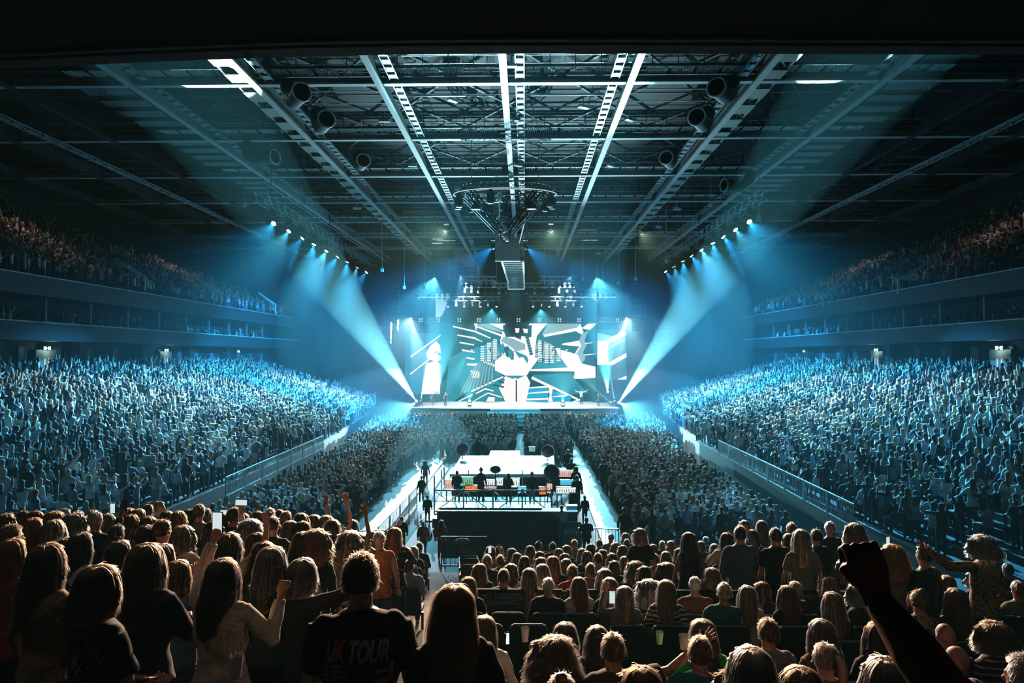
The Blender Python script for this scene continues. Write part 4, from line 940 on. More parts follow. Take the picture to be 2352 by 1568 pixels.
# hair: S(theta, t) walks from the crown (t=0) over the skull and down (t=1). theta 0 = back of head, +-pi = face side
def hair_fn(style, seed):
    rr = random.Random(seed * 31 + 5); ph = [rr.uniform(0, 6.28) for _ in range(6)]; tw = rr.uniform(-.02, .02)
    length = {'long': .36, 'verylong': .56, 'bob': .16, 'mid': .27, 'curly': .27, 'short': .0, 'crop': .0, 'bun': .0, 'pony': .0, 'frizz': .12}[style]
    wide = {'long': 1.16, 'verylong': 1.24, 'bob': 1.16, 'mid': 1.15, 'curly': 1.40, 'short': 1.0, 'crop': .97, 'bun': 1.02, 'pony': 1.02, 'frizz': 1.42}[style]
    cap = .66 if length > 0 else .60
    C = Vector((0, -.004, 1.642))
    def fn(th, t, k=1.0):
        # skull part: polar angle grows with t up to cap
        back = math.cos(th)
        endpolar = (1.95 if length == 0 else 1.62) if back > -.3 else (1.95 - (1.95 - (1.0 if style != 'crop' else .85)) * min(1, (-.3 - back) / .35))
        if back < -.62 : endpolar = .98
        part = t / cap if length > 0 else t
        pol = endpolar * min(1, part)
        rx, ry, rz = .091 * wide ** .7, .108, .114
        if style in ('curly', 'frizz'): rx *= 1.12; ry *= 1.12; rz *= 1.06
        if style == 'crop': rx, ry, rz = .0795, .101, .105
        if style == 'short': rx, ry, rz = .084, .107, .117
        x = math.sin(pol) * math.sin(th) * rx; y = -math.sin(pol) * math.cos(th) * ry; cz = math.cos(pol); z = math.copysign(abs(cz) ** .85, cz) * rz
        p = C + Vector((x, y, z)) * k
        if length > 0 and part > 1:
            u = (part - 1) / (1 / cap - 1)
            if back < -.3:           # front locks only frame the face
                fall = length * (.55 if back > -.62 else .12)
            else: fall = length * (.86 + .14 * back + .05 * math.sin(3 * th + ph[0]))
            spread = 1 + (wide - 1) * 1.2 * math.sin(min(1, u * 1.3) * 1.6) + .10 * u
            narrow = 1 - (.25 * u * u if style in ('long', 'verylong') else 0)
            wave = (.012 if style in ('curly', 'frizz') else .006) * math.sin(u * 14 * (length / .4) + 2 * th + ph[1])
            p.x = C.x + (p.x - C.x) * spread * narrow + wave + tw * u
            p.y = C.y + (p.y - C.y) * (1 + .10 * math.sin(u * 2.2)) - (.045 * math.sin(min(1, u * length / .32) * 1.57) if back > -.1 else 0) + wave * .4
            if back < -.3: p.x *= 1.10; p.y = min(p.y, .055)
            p.z -= fall * u
        return p
    return fn, length
HAIRS = {}
def hair(style, lod, seed, seat):
    key = (style, lod, seed % 3, seat)
    if key in HAIRS: return HAIRS[key]
    seed = seed % 3; dz = Vector((0, 0, -.40 if seat else 0)); rr = random.Random(seed * 77 + len(style))
    fn, length = hair_fn(style, seed); nt, nk = (64, 26) if lod == 0 else (36, 16)
    if style == 'bald': pass
    b = MB(); vs = []; ph = rr.uniform(0, 6)
    amp = {'curly': .012, 'frizz': .014}.get(style, .0035 if length else .0022)
    for j in range(nk + 1):
        t = max(.004, j / nk)
        for i in range(nt):
            th = 2 * math.pi * i / nt - math.pi
            p = fn(th, t); c = Vector((0, -.004, p.z)) if p.z < 1.6 else Vector((0, -.004, 1.6)); n = (p - c).normalized()
            g = math.sin(th * 19 + ph + t * 2) * .5 + math.sin(th * 31 + ph * 2 + t * 3) * .35 + math.sin(th * 47 + t * 5) * .25
            if style in ('curly', 'frizz'): g = noise.noise(p * 42 + Vector((seed * 9, 0, 0))) * 1.6
            vs.append(p + n * g * amp * min(1, t * 2.2) + dz)
    top = len(vs); vs.append(fn(0, 0.0) + dz); bot = len(vs); vs.append(Vector((0, -.03, (min(v.z for v in vs)) + .03)))
    fs = [(j * nt + i, j * nt + (i + 1) % nt, (j + 1) * nt + (i + 1) % nt, (j + 1) * nt + i) for j in range(nk) for i in range(nt)]
    fs += [(top, (i + 1) % nt, i) for i in range(nt)]
    b.add(vs, fs)
    if style == 'bun': b.ell(Vector((0, -.05, 1.76)) + dz, (.042, .042, .038), 14, 10)
    if style == 'pony':
        b.tube([Vector(q) + dz for q in ((0, -.10, 1.70), (0, -.145, 1.69), (.01, -.165, 1.60), (.012, -.15, 1.48), (.0, -.13, 1.36))], [.02, .034, .038, .032, .010], 12)
    me = b.mesh('hair', [], True)
    # strands
    cu = None
    ns = {0: 1500, 1: 420}[lod]
    if style in ('crop',): ns = int(ns * .5)
    K = 9 if length else 5
    pts = np.empty((ns, K, 3), 'f')
    for q in range(ns):
        th = rr.uniform(-math.pi, math.pi); a = rr.gauss(0, 1); lift = rr.uniform(.98, 1.035) + (.03 * abs(rr.gauss(0, 1)) if rr.random() < .12 else 0)
        t0 = rr.uniform(.10, .5) if length else rr.uniform(.0, .9); t1 = min(1.03, t0 + rr.uniform(.35, .9)) if length else t0 + rr.uniform(.08, .25)
        if length and rr.random() < .6: t1 = rr.uniform(.92, 1.04)
        fq = rr.uniform(8, 14); pq = rr.uniform(0, 6); wv = .016 if style in ('curly', 'frizz') else .0035
        for k in range(K):
            t = t0 + (t1 - t0) * k / (K - 1); u = k / (K - 1)
            p = fn(th + a * .05 * u, min(t, 1.0), 1.0 + (lift - 1) * (.4 + .6 * u))
            c = Vector((0, -.004, min(p.z, 1.6))); n = (p - c).normalized()
            p = p + n * (.002 + (lift - 1) * .25 * u) + Vector((math.sin(u * fq + pq), math.cos(u * fq * .9 + pq), 0)) * wv * u + Vector((0, 0, -.03 * max(0, t - 1)))
            if style in ('curly', 'frizz'): p += n * (.028 * rr.random() * u)
            if not length: p += n * .004 * u * rr.random()
            pts[q, k] = p + dz
    cu = bpy.data.hair_curves.new('hair_strands'); cu.add_curves([K] * ns)
    cu.position_data.foreach_set('vector', pts.ravel())
    rad = np.tile(np.linspace(.0011, .0005, K) * (1.0 if lod == 0 else 1.8), ns).astype('f')
    at = cu.attributes.get('radius') or cu.attributes.new('radius', 'FLOAT', 'POINT'); at.data.foreach_set('value', rad)
    HAIRS[key] = (me, cu); return me, cu

# materials of people
def hairmat(name, col, hi):
    if name in MATS: return MATS[name]
    m = bpy.data.materials.new(name); m.use_nodes = True; nt = m.node_tree; b = nt.nodes['Principled BSDF']
    tc = nt.nodes.new('ShaderNodeTexCoord'); mp = nt.nodes.new('ShaderNodeMapping'); mp.inputs['Scale'].default_value = (55, 55, 4)
    n = nt.nodes.new('ShaderNodeTexNoise'); n.inputs['Scale'].default_value = 1.0; n.inputs['Detail'].default_value = 3
    cr = nt.nodes.new('ShaderNodeMix'); cr.data_type = 'RGBA'; cr.inputs[6].default_value = (*col, 1); cr.inputs[7].default_value = (*hi, 1)
    nt.links.new(tc.outputs['Object'], mp.inputs[0]); nt.links.new(mp.outputs[0], n.inputs['Vector']); nt.links.new(n.outputs['Fac'], cr.inputs[0]); nt.links.new(cr.outputs[2], b.inputs['Base Color'])
    bp = nt.nodes.new('ShaderNodeBump'); bp.inputs['Strength'].default_value = .5; bp.inputs['Distance'].default_value = .01
    nt.links.new(n.outputs['Fac'], bp.inputs['Height']); nt.links.new(bp.outputs[0], b.inputs['Normal'])
    b.inputs['Roughness'].default_value = .38; b.inputs['Specular IOR Level'].default_value = .55
    MATS[name] = m; return m
def strandmat(name, col):
    if name in MATS: return MATS[name]
    m = bpy.data.materials.new(name); m.use_nodes = True; nt = m.node_tree; nt.nodes.clear()
    o = nt.nodes.new('ShaderNodeOutputMaterial'); h = nt.nodes.new('ShaderNodeBsdfHairPrincipled')
    h.parametrization = 'COLOR'; h.inputs['Color'].default_value = (*col, 1); h.inputs['Roughness'].default_value = .35; h.inputs['Radial Roughness'].default_value = .5
    nt.links.new(h.outputs[0], o.inputs[0]); MATS[name] = m; return m
HC_ = {'black': ((.012, .010, .010), (.03, .025, .025)), 'dark brown': ((.025, .014, .010), (.07, .035, .022)), 'brown': ((.07, .032, .018), (.16, .075, .04)), 'light brown': ((.15, .08, .045), (.30, .17, .10)),
       'auburn': ((.10, .028, .012), (.26, .075, .025)), 'ginger': ((.25, .075, .02), (.50, .18, .05)), 'blonde': ((.36, .23, .12), (.62, .44, .26)), 'dark blonde': ((.20, .12, .06), (.38, .25, .14)), 'grey': ((.22, .20, .18), (.46, .43, .40)), 'white': ((.45, .42, .38), (.7, .68, .64))}
SKIN = [mat('skin_%d' % i, c, .5, spec=.35) for i, c in enumerate(((.50, .27, .18), (.44, .23, .15), (.36, .18, .11), (.16, .075, .045)))]
TOPC = {'black': (.010, .010, .011), 'dark': (.02, .021, .024), 'navy': (.015, .03, .06), 'grey': (.16, .16, .16), 'pale grey': (.38, .38, .37), 'white': (.65, .63, .60), 'cream': (.55, .47, .36), 'beige': (.42, .33, .24), 'brown': (.16, .07, .035), 'orange': (.42, .15, .06),
        'teal': (.02, .12, .13), 'green': (.03, .42, .06), 'olive': (.14, .15, .09), 'red': (.35, .02, .03), 'burgundy': (.14, .015, .03), 'denim': (.06, .11, .18), 'pale blue': (.24, .33, .40), 'pink': (.50, .28, .26), 'lilac': (.28, .18, .42), 'dark green': (.02, .045, .035), 'skin': (.45, .24, .16)}
def topmat(c):
    if c in TOPC: return mat('cloth_' + c.replace(' ', '_'), TOPC[c], .85, var=.12, vscale=30, bump=.25, bscale=180, spec=.2, sheen=.15)
    return PATTERN[c]()
def pat(name, build):
    def f():
        if name in MATS: return MATS[name]
        m = mat(name, (.1, .1, .1), .85); nt = m.node_tree; b = nt.nodes['Principled BSDF']; tc = nt.nodes.new('ShaderNodeTexCoord'); build(nt, b, tc); return m
    return f
def ramp2(nt, fac, c0, c1, pos=.5, b=None):
    r = nt.nodes.new('ShaderNodeValToRGB'); r.color_ramp.interpolation = 'CONSTANT'; r.color_ramp.elements[0].color = (*c0, 1); r.color_ramp.elements[1].color = (*c1, 1); r.color_ramp.elements[1].position = pos
    nt.links.new(fac, r.inputs[0]); nt.links.new(r.outputs[0], b.inputs['Base Color'])
def p_wave(c0, c1, sc, dist, pos=.5, direction='Z', dscale=1.0):
    def g(nt, b, tc):
        w = nt.nodes.new('ShaderNodeTexWave'); w.bands_direction = direction; w.inputs['Scale'].default_value = sc; w.inputs['Distortion'].default_value = dist; w.inputs['Detail Scale'].default_value = dscale
        nt.links.new(tc.outputs['Object'], w.inputs['Vector']); ramp2(nt, w.outputs['Fac'], c0, c1, pos, b)
    return g
def p_vor(c0, c1, sc, pos):
    def g(nt, b, tc):
        w = nt.nodes.new('ShaderNodeTexVoronoi'); w.inputs['Scale'].default_value = sc
        nt.links.new(tc.outputs['Object'], w.inputs['Vector']); ramp2(nt, w.outputs['Distance'], c0, c1, pos, b)
    return g
def p_check(nt, b, tc):
    w = nt.nodes.new('ShaderNodeTexWave'); w.bands_direction = 'X'; w.inputs['Scale'].default_value = 7; w2 = nt.nodes.new('ShaderNodeTexWave'); w2.bands_direction = 'Z'; w2.inputs['Scale'].default_value = 7
    m = nt.nodes.new('ShaderNodeMath'); m.operation = 'MAXIMUM'
    for x in (w, w2): nt.links.new(tc.outputs['Object'], x.inputs['Vector'])
    nt.links.new(w.outputs['Fac'], m.inputs[0]); nt.links.new(w2.outputs['Fac'], m.inputs[1]); ramp2(nt, m.outputs[0], (.02, .03, .035), (.13, .16, .17), .86, b)
PATTERN = {'zebra': pat('cloth_zebra', p_wave((.02, .02, .02), (.55, .50, .42), 5.5, 6.0, .55, 'Z', 1.6)), 'striped': pat('cloth_striped', p_wave((.02, .02, .02), (.42, .26, .20), 5.5, .2, .78)),
           'leopard': pat('cloth_leopard', p_vor((.05, .03, .02), (.34, .24, .15), 34, .45)), 'floral': pat('cloth_floral', p_vor((.5, .48, .42), (.015, .015, .018), 26, .3)),
           'lace': pat('cloth_lace', p_vor((.62, .60, .56), (.22, .20, .18), 60, .55)), 'speckled': pat('cloth_speckled', p_vor((.30, .20, .16), (.12, .08, .07), 110, .45)), 'check': pat('cloth_check', p_check)}
JEANS = mat('jeans', (.05, .08, .13), .85, var=.2, vscale=20); TROUS = mat('dark_trousers', (.014, .014, .017), .85); PALET = mat('pale_trousers', (.35, .33, .30), .85)

def setmats(o, ms):
    for i, m in enumerate(ms):
        o.material_slots[i].link = 'OBJECT'; o.material_slots[i].material = m
def slotted(me, n=1):
    while len(me.materials) < n: me.materials.append(SKIN[0])
    return me
def person(x, Y, z, seat=True, style='long', hc='brown', top='black', arms=('lap', 'lap'), hands=None, fem=None, lod=1, rz=0.0, sc=1.0, build=1.0, legs=None, skin=None, seed=0, sleeve='long', label=None, group=None, name='person', lean=0.0):
    fem = (style not in ('short', 'crop', 'bald')) if fem is None else fem
    if hands is None:
        hands = tuple({'up': 'open', 'high': 'open', 'phone': 'fist', 'phonehigh': 'fist', 'clap': 'open', 'fist': 'fist', 'point': 'point', 'wide': 'open'}.get(a, 'relax') for a in arms)
    r = body(seat, arms[0], arms[1], fem, lod, hands, build, sleeve)
    root = empty(name, (x, Y, z), rz); root.scale = (sc, sc, sc); root.rotation_euler = (0, lean, rz)
    tag(root, label, 'person', group)
    sk = SKIN[(seed * 7) % 3 if skin is None else skin]
    parts = [('body', r['body'], sk), ('top', r['top'], sk if top == 'skin' else topmat(top)), ('trousers', r['legs'], legs or (TROUS if seed % 3 else JEANS))]
    for n, me, m in parts:
        o = bpy.data.objects.new(n, slotted(me)); COL.objects.link(o); o.parent = root; setmats(o, [m])
    if style != 'bald':
        me, cu = hair(style, lod, seed, seat); c0, c1 = HC_[hc]
        hm = hairmat('hair_' + hc.replace(' ', '_'), c0, c1)
        o = bpy.data.objects.new('hair', slotted(me)); COL.objects.link(o); o.parent = root; setmats(o, [hm])
        if not cu.materials: cu.materials.append(hm)
        s_ = bpy.data.objects.new('hair_strands', cu); COL.objects.link(s_); s_.parent = o; setmats(s_, [strandmat('strand_' + hc.replace(' ', '_'), tuple(.35 * a + .65 * b for a, b in zip(c0, c1)))])
    return root
def wrist_world(root, arm, s, seat, fem=True, build=1.0):
    dz = -.40 if seat else 0; _, e, w = arm_pts(arm, s, dz, .15); d = (w - e).normalized()
    M = Matrix.Translation(root.location) @ root.rotation_euler.to_matrix().to_4x4() @ Matrix.Diagonal((*root.scale, 1))
    return M @ (w + d * .09), d
M_SCREENON = emis('phone_screen', (.85, 1, 1), .75)
def phone(root, arm, s, seat, label, on=True, land=False):
    p, d = wrist_world(root, arm, s, seat)
    t = empty('phone', p + Vector((0, -.004, .045)), root.rotation_euler.z); tag(t, label, 'phone')
    w, h = (.15, .075) if land else (.075, .15)
    MB().box((-w / 2, -.004, -h / 2), (w / 2, .004, h / 2)).build('phone_body', M_BLACK, t)
    MB().box((-w / 2 + .004, -.0055, -h / 2 + .006), (w / 2 - .004, -.004, h / 2 - .006)).build('screen', M_SCREENON if on else M_DSTEEL, t)
    return t

# ------------------------------------------------------------------ seats
def seat_meshes():
    back = MB(); vs = []
    n = 7; W2, H = .235, .50
    prof = [(-W2, 0), (-W2, H * .86), (-W2 + .03, H * .96), (-W2 + .07, H), (W2 - .07, H), (W2 - .03, H * .96), (W2, H * .86), (W2, 0)]
    back.poly([(x, -.02 - .12 * z / H, z) for x, z in prof], (0, .05, 0))
    rim = MB().tube([(x, -.02 - .12 * z / H, z) for x, z in prof[1:-1]], .014, 6)  # paler rim colour paints the light along each seat's top edge
    pan = MB().box((-.22, 0, 0), (.22, .07, .40)); up = MB().box((-.22, -.03, 0), (.22, .40, .07))
    leg = MB().box((-.27, -.02, 0), (-.23, .03, .44)).box((.23, -.02, 0), (.27, .03, .44))
    arm = MB().box((-.275, -.05, .60), (-.235, .28, .63)).box((-.27, -.04, .4), (-.24, 0, .6))
    cup = MB().tube([(-.255 + .045 * math.cos(a), .33 + .045 * math.sin(a), .61) for a in [2 * math.pi * k / 16 for k in range(17)]], .008, 5)
    M_SEAT = mat('seat_fabric', (.016, .022, .026), .75, spec=.5)
    return dict(seat_back=(back.mesh('seat_back', [M_SEAT]), (0, 0, .40)), rim=(rim.mesh('rim', [mat('seat_rim_lit', (.12, .15, .16), .35)], True), (0, 0, .40)), frame=(leg.mesh('frame', [M_BLACK]), (0, 0, 0)),
                armrest=(arm.mesh('armrest', [M_DSTEEL]), (0, 0, 0)), cup_ring=(cup.mesh('cup_ring', [M_CHROME], True), (0, 0, 0))), pan.mesh('seat_pan', [M_SEAT]), up.mesh('seat_pan', [M_SEAT])
SEATP, PANUP, PANDOWN = seat_meshes()
def seat(x, Y, z, rz, label, group, down=False, cup=True):
    t = empty('arena_seat', (x, Y, z), rz); tag(t, label, 'seat', group)
    for n, (me, loc) in SEATP.items():
        if n == 'cup_ring' and not cup: continue
        o = bpy.data.objects.new(n, me); COL.objects.link(o); o.parent = t; o.location = loc
    o = bpy.data.objects.new('seat_pan', PANDOWN if down else PANUP); COL.objects.link(o); o.parent = t; o.location = (0, .02, .38 if down else .40)
    return t
# ------------------------------------------------------------------ the mass of the crowd: one object made of many small figures
def crowd_variant(i, seat, aL, aR, fem, style):
    r = body(seat, aL, aR, fem, 2)['one']; b = MB(); B_, T, L = r
    allm = MB()
    for q in (B_, T, L): allm.add(q.v, q.f)
    dz = -.40 if seat else 0
    if style != 'short': allm.tube([(0, -.02, 1.68 + dz), (0, -.045, 1.6 + dz), (0, -.06, 1.5 + dz), (0, -.075, 1.38 + dz)], [(.085, .09), (.10, .085), (.095, .06), (.07, .04)], 10)
    allm.ell((0, -.012, 1.66 + dz), (.084, .104, .104), 12, 8)
    me = remesh(allm, .034, 1, .4)
    n = len(me.polygons); c = np.empty(n * 3, 'f'); me.polygons.foreach_get('center', c); c = c.reshape(-1, 3)
    z = c[:, 2] - dz; x, y = c[:, 0], c[:, 1]
    zone = np.full(n, .5)                      # 0.5 top, 0.1 skin, 0.3 hair, 0.8 legs
    zone[z < (.88 if not seat else .93)] = .8
    if seat: zone[(z > .88) & (y > .2) & (z < 1.0)] = .8
    for s, a in ((-1, aL), (1, aR)):
        sh, e, w = arm_pts(a, s, dz, .16); e, w = np.array(e), np.array(w); d = w - e; t = np.clip(((c - e) @ d) / (d @ d), 0, 1.6)
        dist = np.linalg.norm(c - (e + t[:, None] * d), axis=1); zone[(dist < .07) & (t > (.1 if i % 2 else .75))] = .1
    hd = (z > 1.47) & (abs(x) < .14); zone[hd] = .1
    zone[hd & ((y < .035) | (z > 1.70))] = .3
    if style != 'short': zone[(z > 1.34) & (y < -.07) & (abs(x) < .12)] = .3
    at = me.attributes.new('zone', 'FLOAT', 'FACE'); at.data.foreach_set('value', zone.astype('f'))
    me.name = 'crowd_figure_%d' % i; me.materials.append(M_CROWD)
    return me
M_CROWD = bpy.data.materials.new('crowd_mixed_clothes'); M_CROWD.use_nodes = True
nt = M_CROWD.node_tree; bs = nt.nodes['Principled BSDF']; bs.inputs['Roughness'].default_value = .75; bs.inputs['Specular IOR Level'].default_value = .3
at = nt.nodes.new('ShaderNodeAttribute'); at.attribute_name = 'zone'
oi = nt.nodes.new('ShaderNodeObjectInfo')
def cramp(fac, cols):
    r = nt.nodes.new('ShaderNodeValToRGB'); e = r.color_ramp; e.interpolation = 'CONSTANT'
    while len(e.elements) < len(cols): e.elements.new(1)
    for i, c in enumerate(cols): e.elements[i].position = i / len(cols); e.elements[i].color = (*c, 1)
    nt.links.new(fac, r.inputs[0]); return r.outputs[0]
def mth(op, a, b_):
    m = nt.nodes.new('ShaderNodeMath'); m.operation = op
    for i, v in enumerate((a, b_)):
        if isinstance(v, (int, float)): m.inputs[i].default_value = v
        else: nt.links.new(v, m.inputs[i])
    return m.outputs[0]
r1 = oi.outputs['Random']; r2 = mth('FRACT', mth('MULTIPLY', r1, 37.3), 0); r3 = mth('FRACT', mth('MULTIPLY', r1, 91.7), 0)
topc = cramp(r1, [(.03, .03, .035), (.6, .6, .6), (.015, .015, .018), (.3, .3, .32), (.05, .08, .12), (.75, .75, .75), (.02, .02, .025), (.14, .12, .12), (.45, .3, .28), (.02, .03, .04), (.7, .68, .62), (.08, .03, .03), (.25, .28, .32), (.5, .5, .55), (.02, .02, .02), (.16, .22, .28), (.6, .6, .62), (.03, .04, .05)])
hairc = cramp(r2, [(.03, .018, .012), (.12, .06, .03), (.35, .22, .12), (.06, .03, .02), (.02, .015, .015), (.22, .07, .03), (.4, .3, .2), (.1, .06, .04)])
skinc = cramp(r3, [(.55, .32, .23), (.48, .27, .19), (.60, .36, .27), (.25, .12, .08)])
legc = cramp(r2, [(.02, .02, .025), (.06, .09, .14), (.015, .015, .015), (.3, .28, .25), (.04, .06, .1)])
def mixc(fac, a, b_):
    m = nt.nodes.new('ShaderNodeMix'); m.data_type = 'RGBA'; nt.links.new(fac, m.inputs[0]); nt.links.new(a, m.inputs[6]); nt.links.new(b_, m.inputs[7]); return m.outputs[2]
z = at.outputs['Fac']
c_ = mixc(mth('GREATER_THAN', z, .2), skinc, hairc); c_ = mixc(mth('GREATER_THAN', z, .4), c_, topc); c_ = mixc(mth('GREATER_THAN', z, .65), c_, legc)
nt.links.new(c_, bs.inputs['Base Color'])

VAR = [(False, 'down', 'down', True, 'long'), (False, 'clap', 'clap', True, 'long'), (False, 'down', 'lap', False, 'short'), (False, 'phone', 'phone', True, 'long'), (False, 'high', 'down', True, 'long'), (False, 'high', 'up', False, 'short'),
       (False, 'fold', 'fold', False, 'short'), (False, 'lap', 'lap', True, 'long'), (False, 'down', 'phonehigh', True, 'short'), (False, 'wide', 'up', True, 'long'), (True, 'lap', 'lap', True, 'long'), (True, 'clap', 'clap', False, 'short')]
VCOL = bpy.data.collections.new('crowd_figures'); VME = []
for i, v in enumerate(VAR):
    me = crowd_variant(i, *v); VME.append(me); o = bpy.data.objects.new('crowd_figure_%02d' % i, me); VCOL.objects.link(o)
rc_ = random.Random(11); PTS = []      # x, y, z, rotation about z, scale, variant
FOCUS = (CX, 84)
def face(x, y): return math.atan2(-(FOCUS[0] - x), FOCUS[1] - y)
def put(x, y, z, mode, turn=1.0):
    r = rc_.random()
    if mode == 'sit': v = 10 if r < .6 else 11 if r < .8 else rc_.choice([0, 1, 7])
    elif mode == 'calm': v = rc_.choice([0, 0, 1, 2, 2, 3, 6, 7, 7, 8]) if r < .93 else rc_.choice([4, 5])
    else: v = rc_.choice([0, 1, 1, 2, 3, 3, 4, 5, 6, 7, 8, 9])
    PTS.append((x, y, z, face(x, y) * turn + rc_.gauss(0, .25), rc_.uniform(.90, 1.06), v))
# floor blocks
def in_block(y):
    return .80 + rc_.uniform(-.02, .02)
y = 29.5
while y < 78:
    for x0, x1 in (((-13.6, -8.0), (4.95, 11.6)) if y < 53.5 else ((-13.6 - off(y), -7.4), (-6.6, -.9), (.2, 3.6), (4.8, 11.8 + off(y)))):
        x = x0
        while x < x1:
            if rc_.random() < .94: put(x + rc_.uniform(-.1, .1), y + rc_.uniform(-.18, .18), 0, 'calm' if y < 60 else 'wild')
            x += .56
    y += .82
for s in (-1, 1):
    for j in range(NLOW):
        for q in range(145):
            Y = 17 + q * .49
            if Y > 84: break
            if (Y % 13.5) < .7: continue
            if j < 2 and Y < 23 and rc_.random() < .5: continue
            if rc_.random() > (.92 if Y > 22 else .85): continue
            x0, z = low_xz(j, Y); x = CX + s * (x0 + .40)
            if s > 0 and Y < 21.5 and j < 2: continue
            put(x + rc_.uniform(-.1, .1), Y + rc_.uniform(-.1, .1), z, 'sit' if rc_.random() < (.5 if Y < 33 else .12) else 'wild')
    # boxes
    for q in range(170):
        Y = 30 + rc_.uniform(0, 52); 
        if rc_.random() < .25: continue
        put(CX + s * (30.6 + rc_.choice([0, .8, 1.7]) + rc_.uniform(-.1, .1)), Y, 9.5, 'sit' if rc_.random() < .4 else 'calm')
    # upper terrace
    for j in range(15):
        for q in range(110):
            Y = 36 + q * .46
            dmax = np.interp(Y, [0, 50, 54, 63, 74, 80, 84], [11.5, 11, 9.6, 6.2, 5.2, 3.0, .3])
            if .8 * j > dmax + rc_.uniform(-.4, .3) or rc_.random() > .88: continue
            if (Y % 15) < .6: continue
            put(CX + s * (29.7 + .8 * j), Y, 12.9 + .48 * j, 'wild' if rc_.random() < .5 else 'calm')
# take out the figures nearest the camera: they become people of their own
def on_screen(p):
    x, y = PIX((p[0], p[1], p[2] + 1.3)); return -20 < x < 2372 and y < 1500
near = sorted([p for p in PTS if on_screen(p) and p[1] > 20], key=lambda p: math.hypot(p[0], p[1]))
NIND = 60
single = near[:NIND]; sset = set(id(p) for p in single)
rest = [p for p in PTS if id(p) not in sset]
me = bpy.data.meshes.new('crowd'); me.from_pydata([p[:3] for p in rest], [], [])
for nme, typ, vals in (('turn', 'FLOAT', [p[3] for p in rest]), ('size', 'FLOAT', [p[4] for p in rest]), ('kind_index', 'INT', [p[5] for p in rest])):
    a = me.attributes.new(nme, typ, 'POINT'); a.data.foreach_set('value', vals)
crowd = bpy.data.objects.new('crowd', me); COL.objects.link(crowd)
tag(crowd, 'dense cheering crowd filling the floor, side terraces, boxes and upper tiers', 'crowd', None, 'stuff')
ng = bpy.data.node_groups.new('crowd_figures', 'GeometryNodeTree')
ng.interface.new_socket('Geometry', in_out='INPUT', socket_type='NodeSocketGeometry'); ng.interface.new_socket('Geometry', in_out='OUTPUT', socket_type='NodeSocketGeometry')
N = ng.nodes; gi = N.new('NodeGroupInput'); go = N.new('NodeGroupOutput'); iop = N.new('GeometryNodeInstanceOnPoints'); ci = N.new('GeometryNodeCollectionInfo')
ci.inputs['Collection'].default_value = VCOL; ci.inputs['Separate Children'].default_value = True; ci.inputs['Reset Children'].default_value = True
iop.inputs['Pick Instance'].default_value = True
def nattr(n, t):
    a = N.new('GeometryNodeInputNamedAttribute'); a.data_type = t; a.inputs['Name'].default_value = n; return a.outputs[0]
cx_ = N.new('ShaderNodeCombineXYZ')
ng.links.new(gi.outputs[0], iop.inputs['Points']); ng.links.new(ci.outputs[0], iop.inputs['Instance']); ng.links.new(nattr('kind_index', 'INT'), iop.inputs['Instance Index'])
ng.links.new(nattr('turn', 'FLOAT'), cx_.inputs[2]); e2r = N.new('FunctionNodeEulerToRotation'); ng.links.new(cx_.outputs[0], e2r.inputs[0]); ng.links.new(e2r.outputs[0], iop.inputs['Rotation'])
ng.links.new(nattr('size', 'FLOAT'), iop.inputs['Scale']); ng.links.new(iop.outputs[0], go.inputs[0])
md = crowd.modifiers.new('figures', 'NODES'); md.node_group = ng

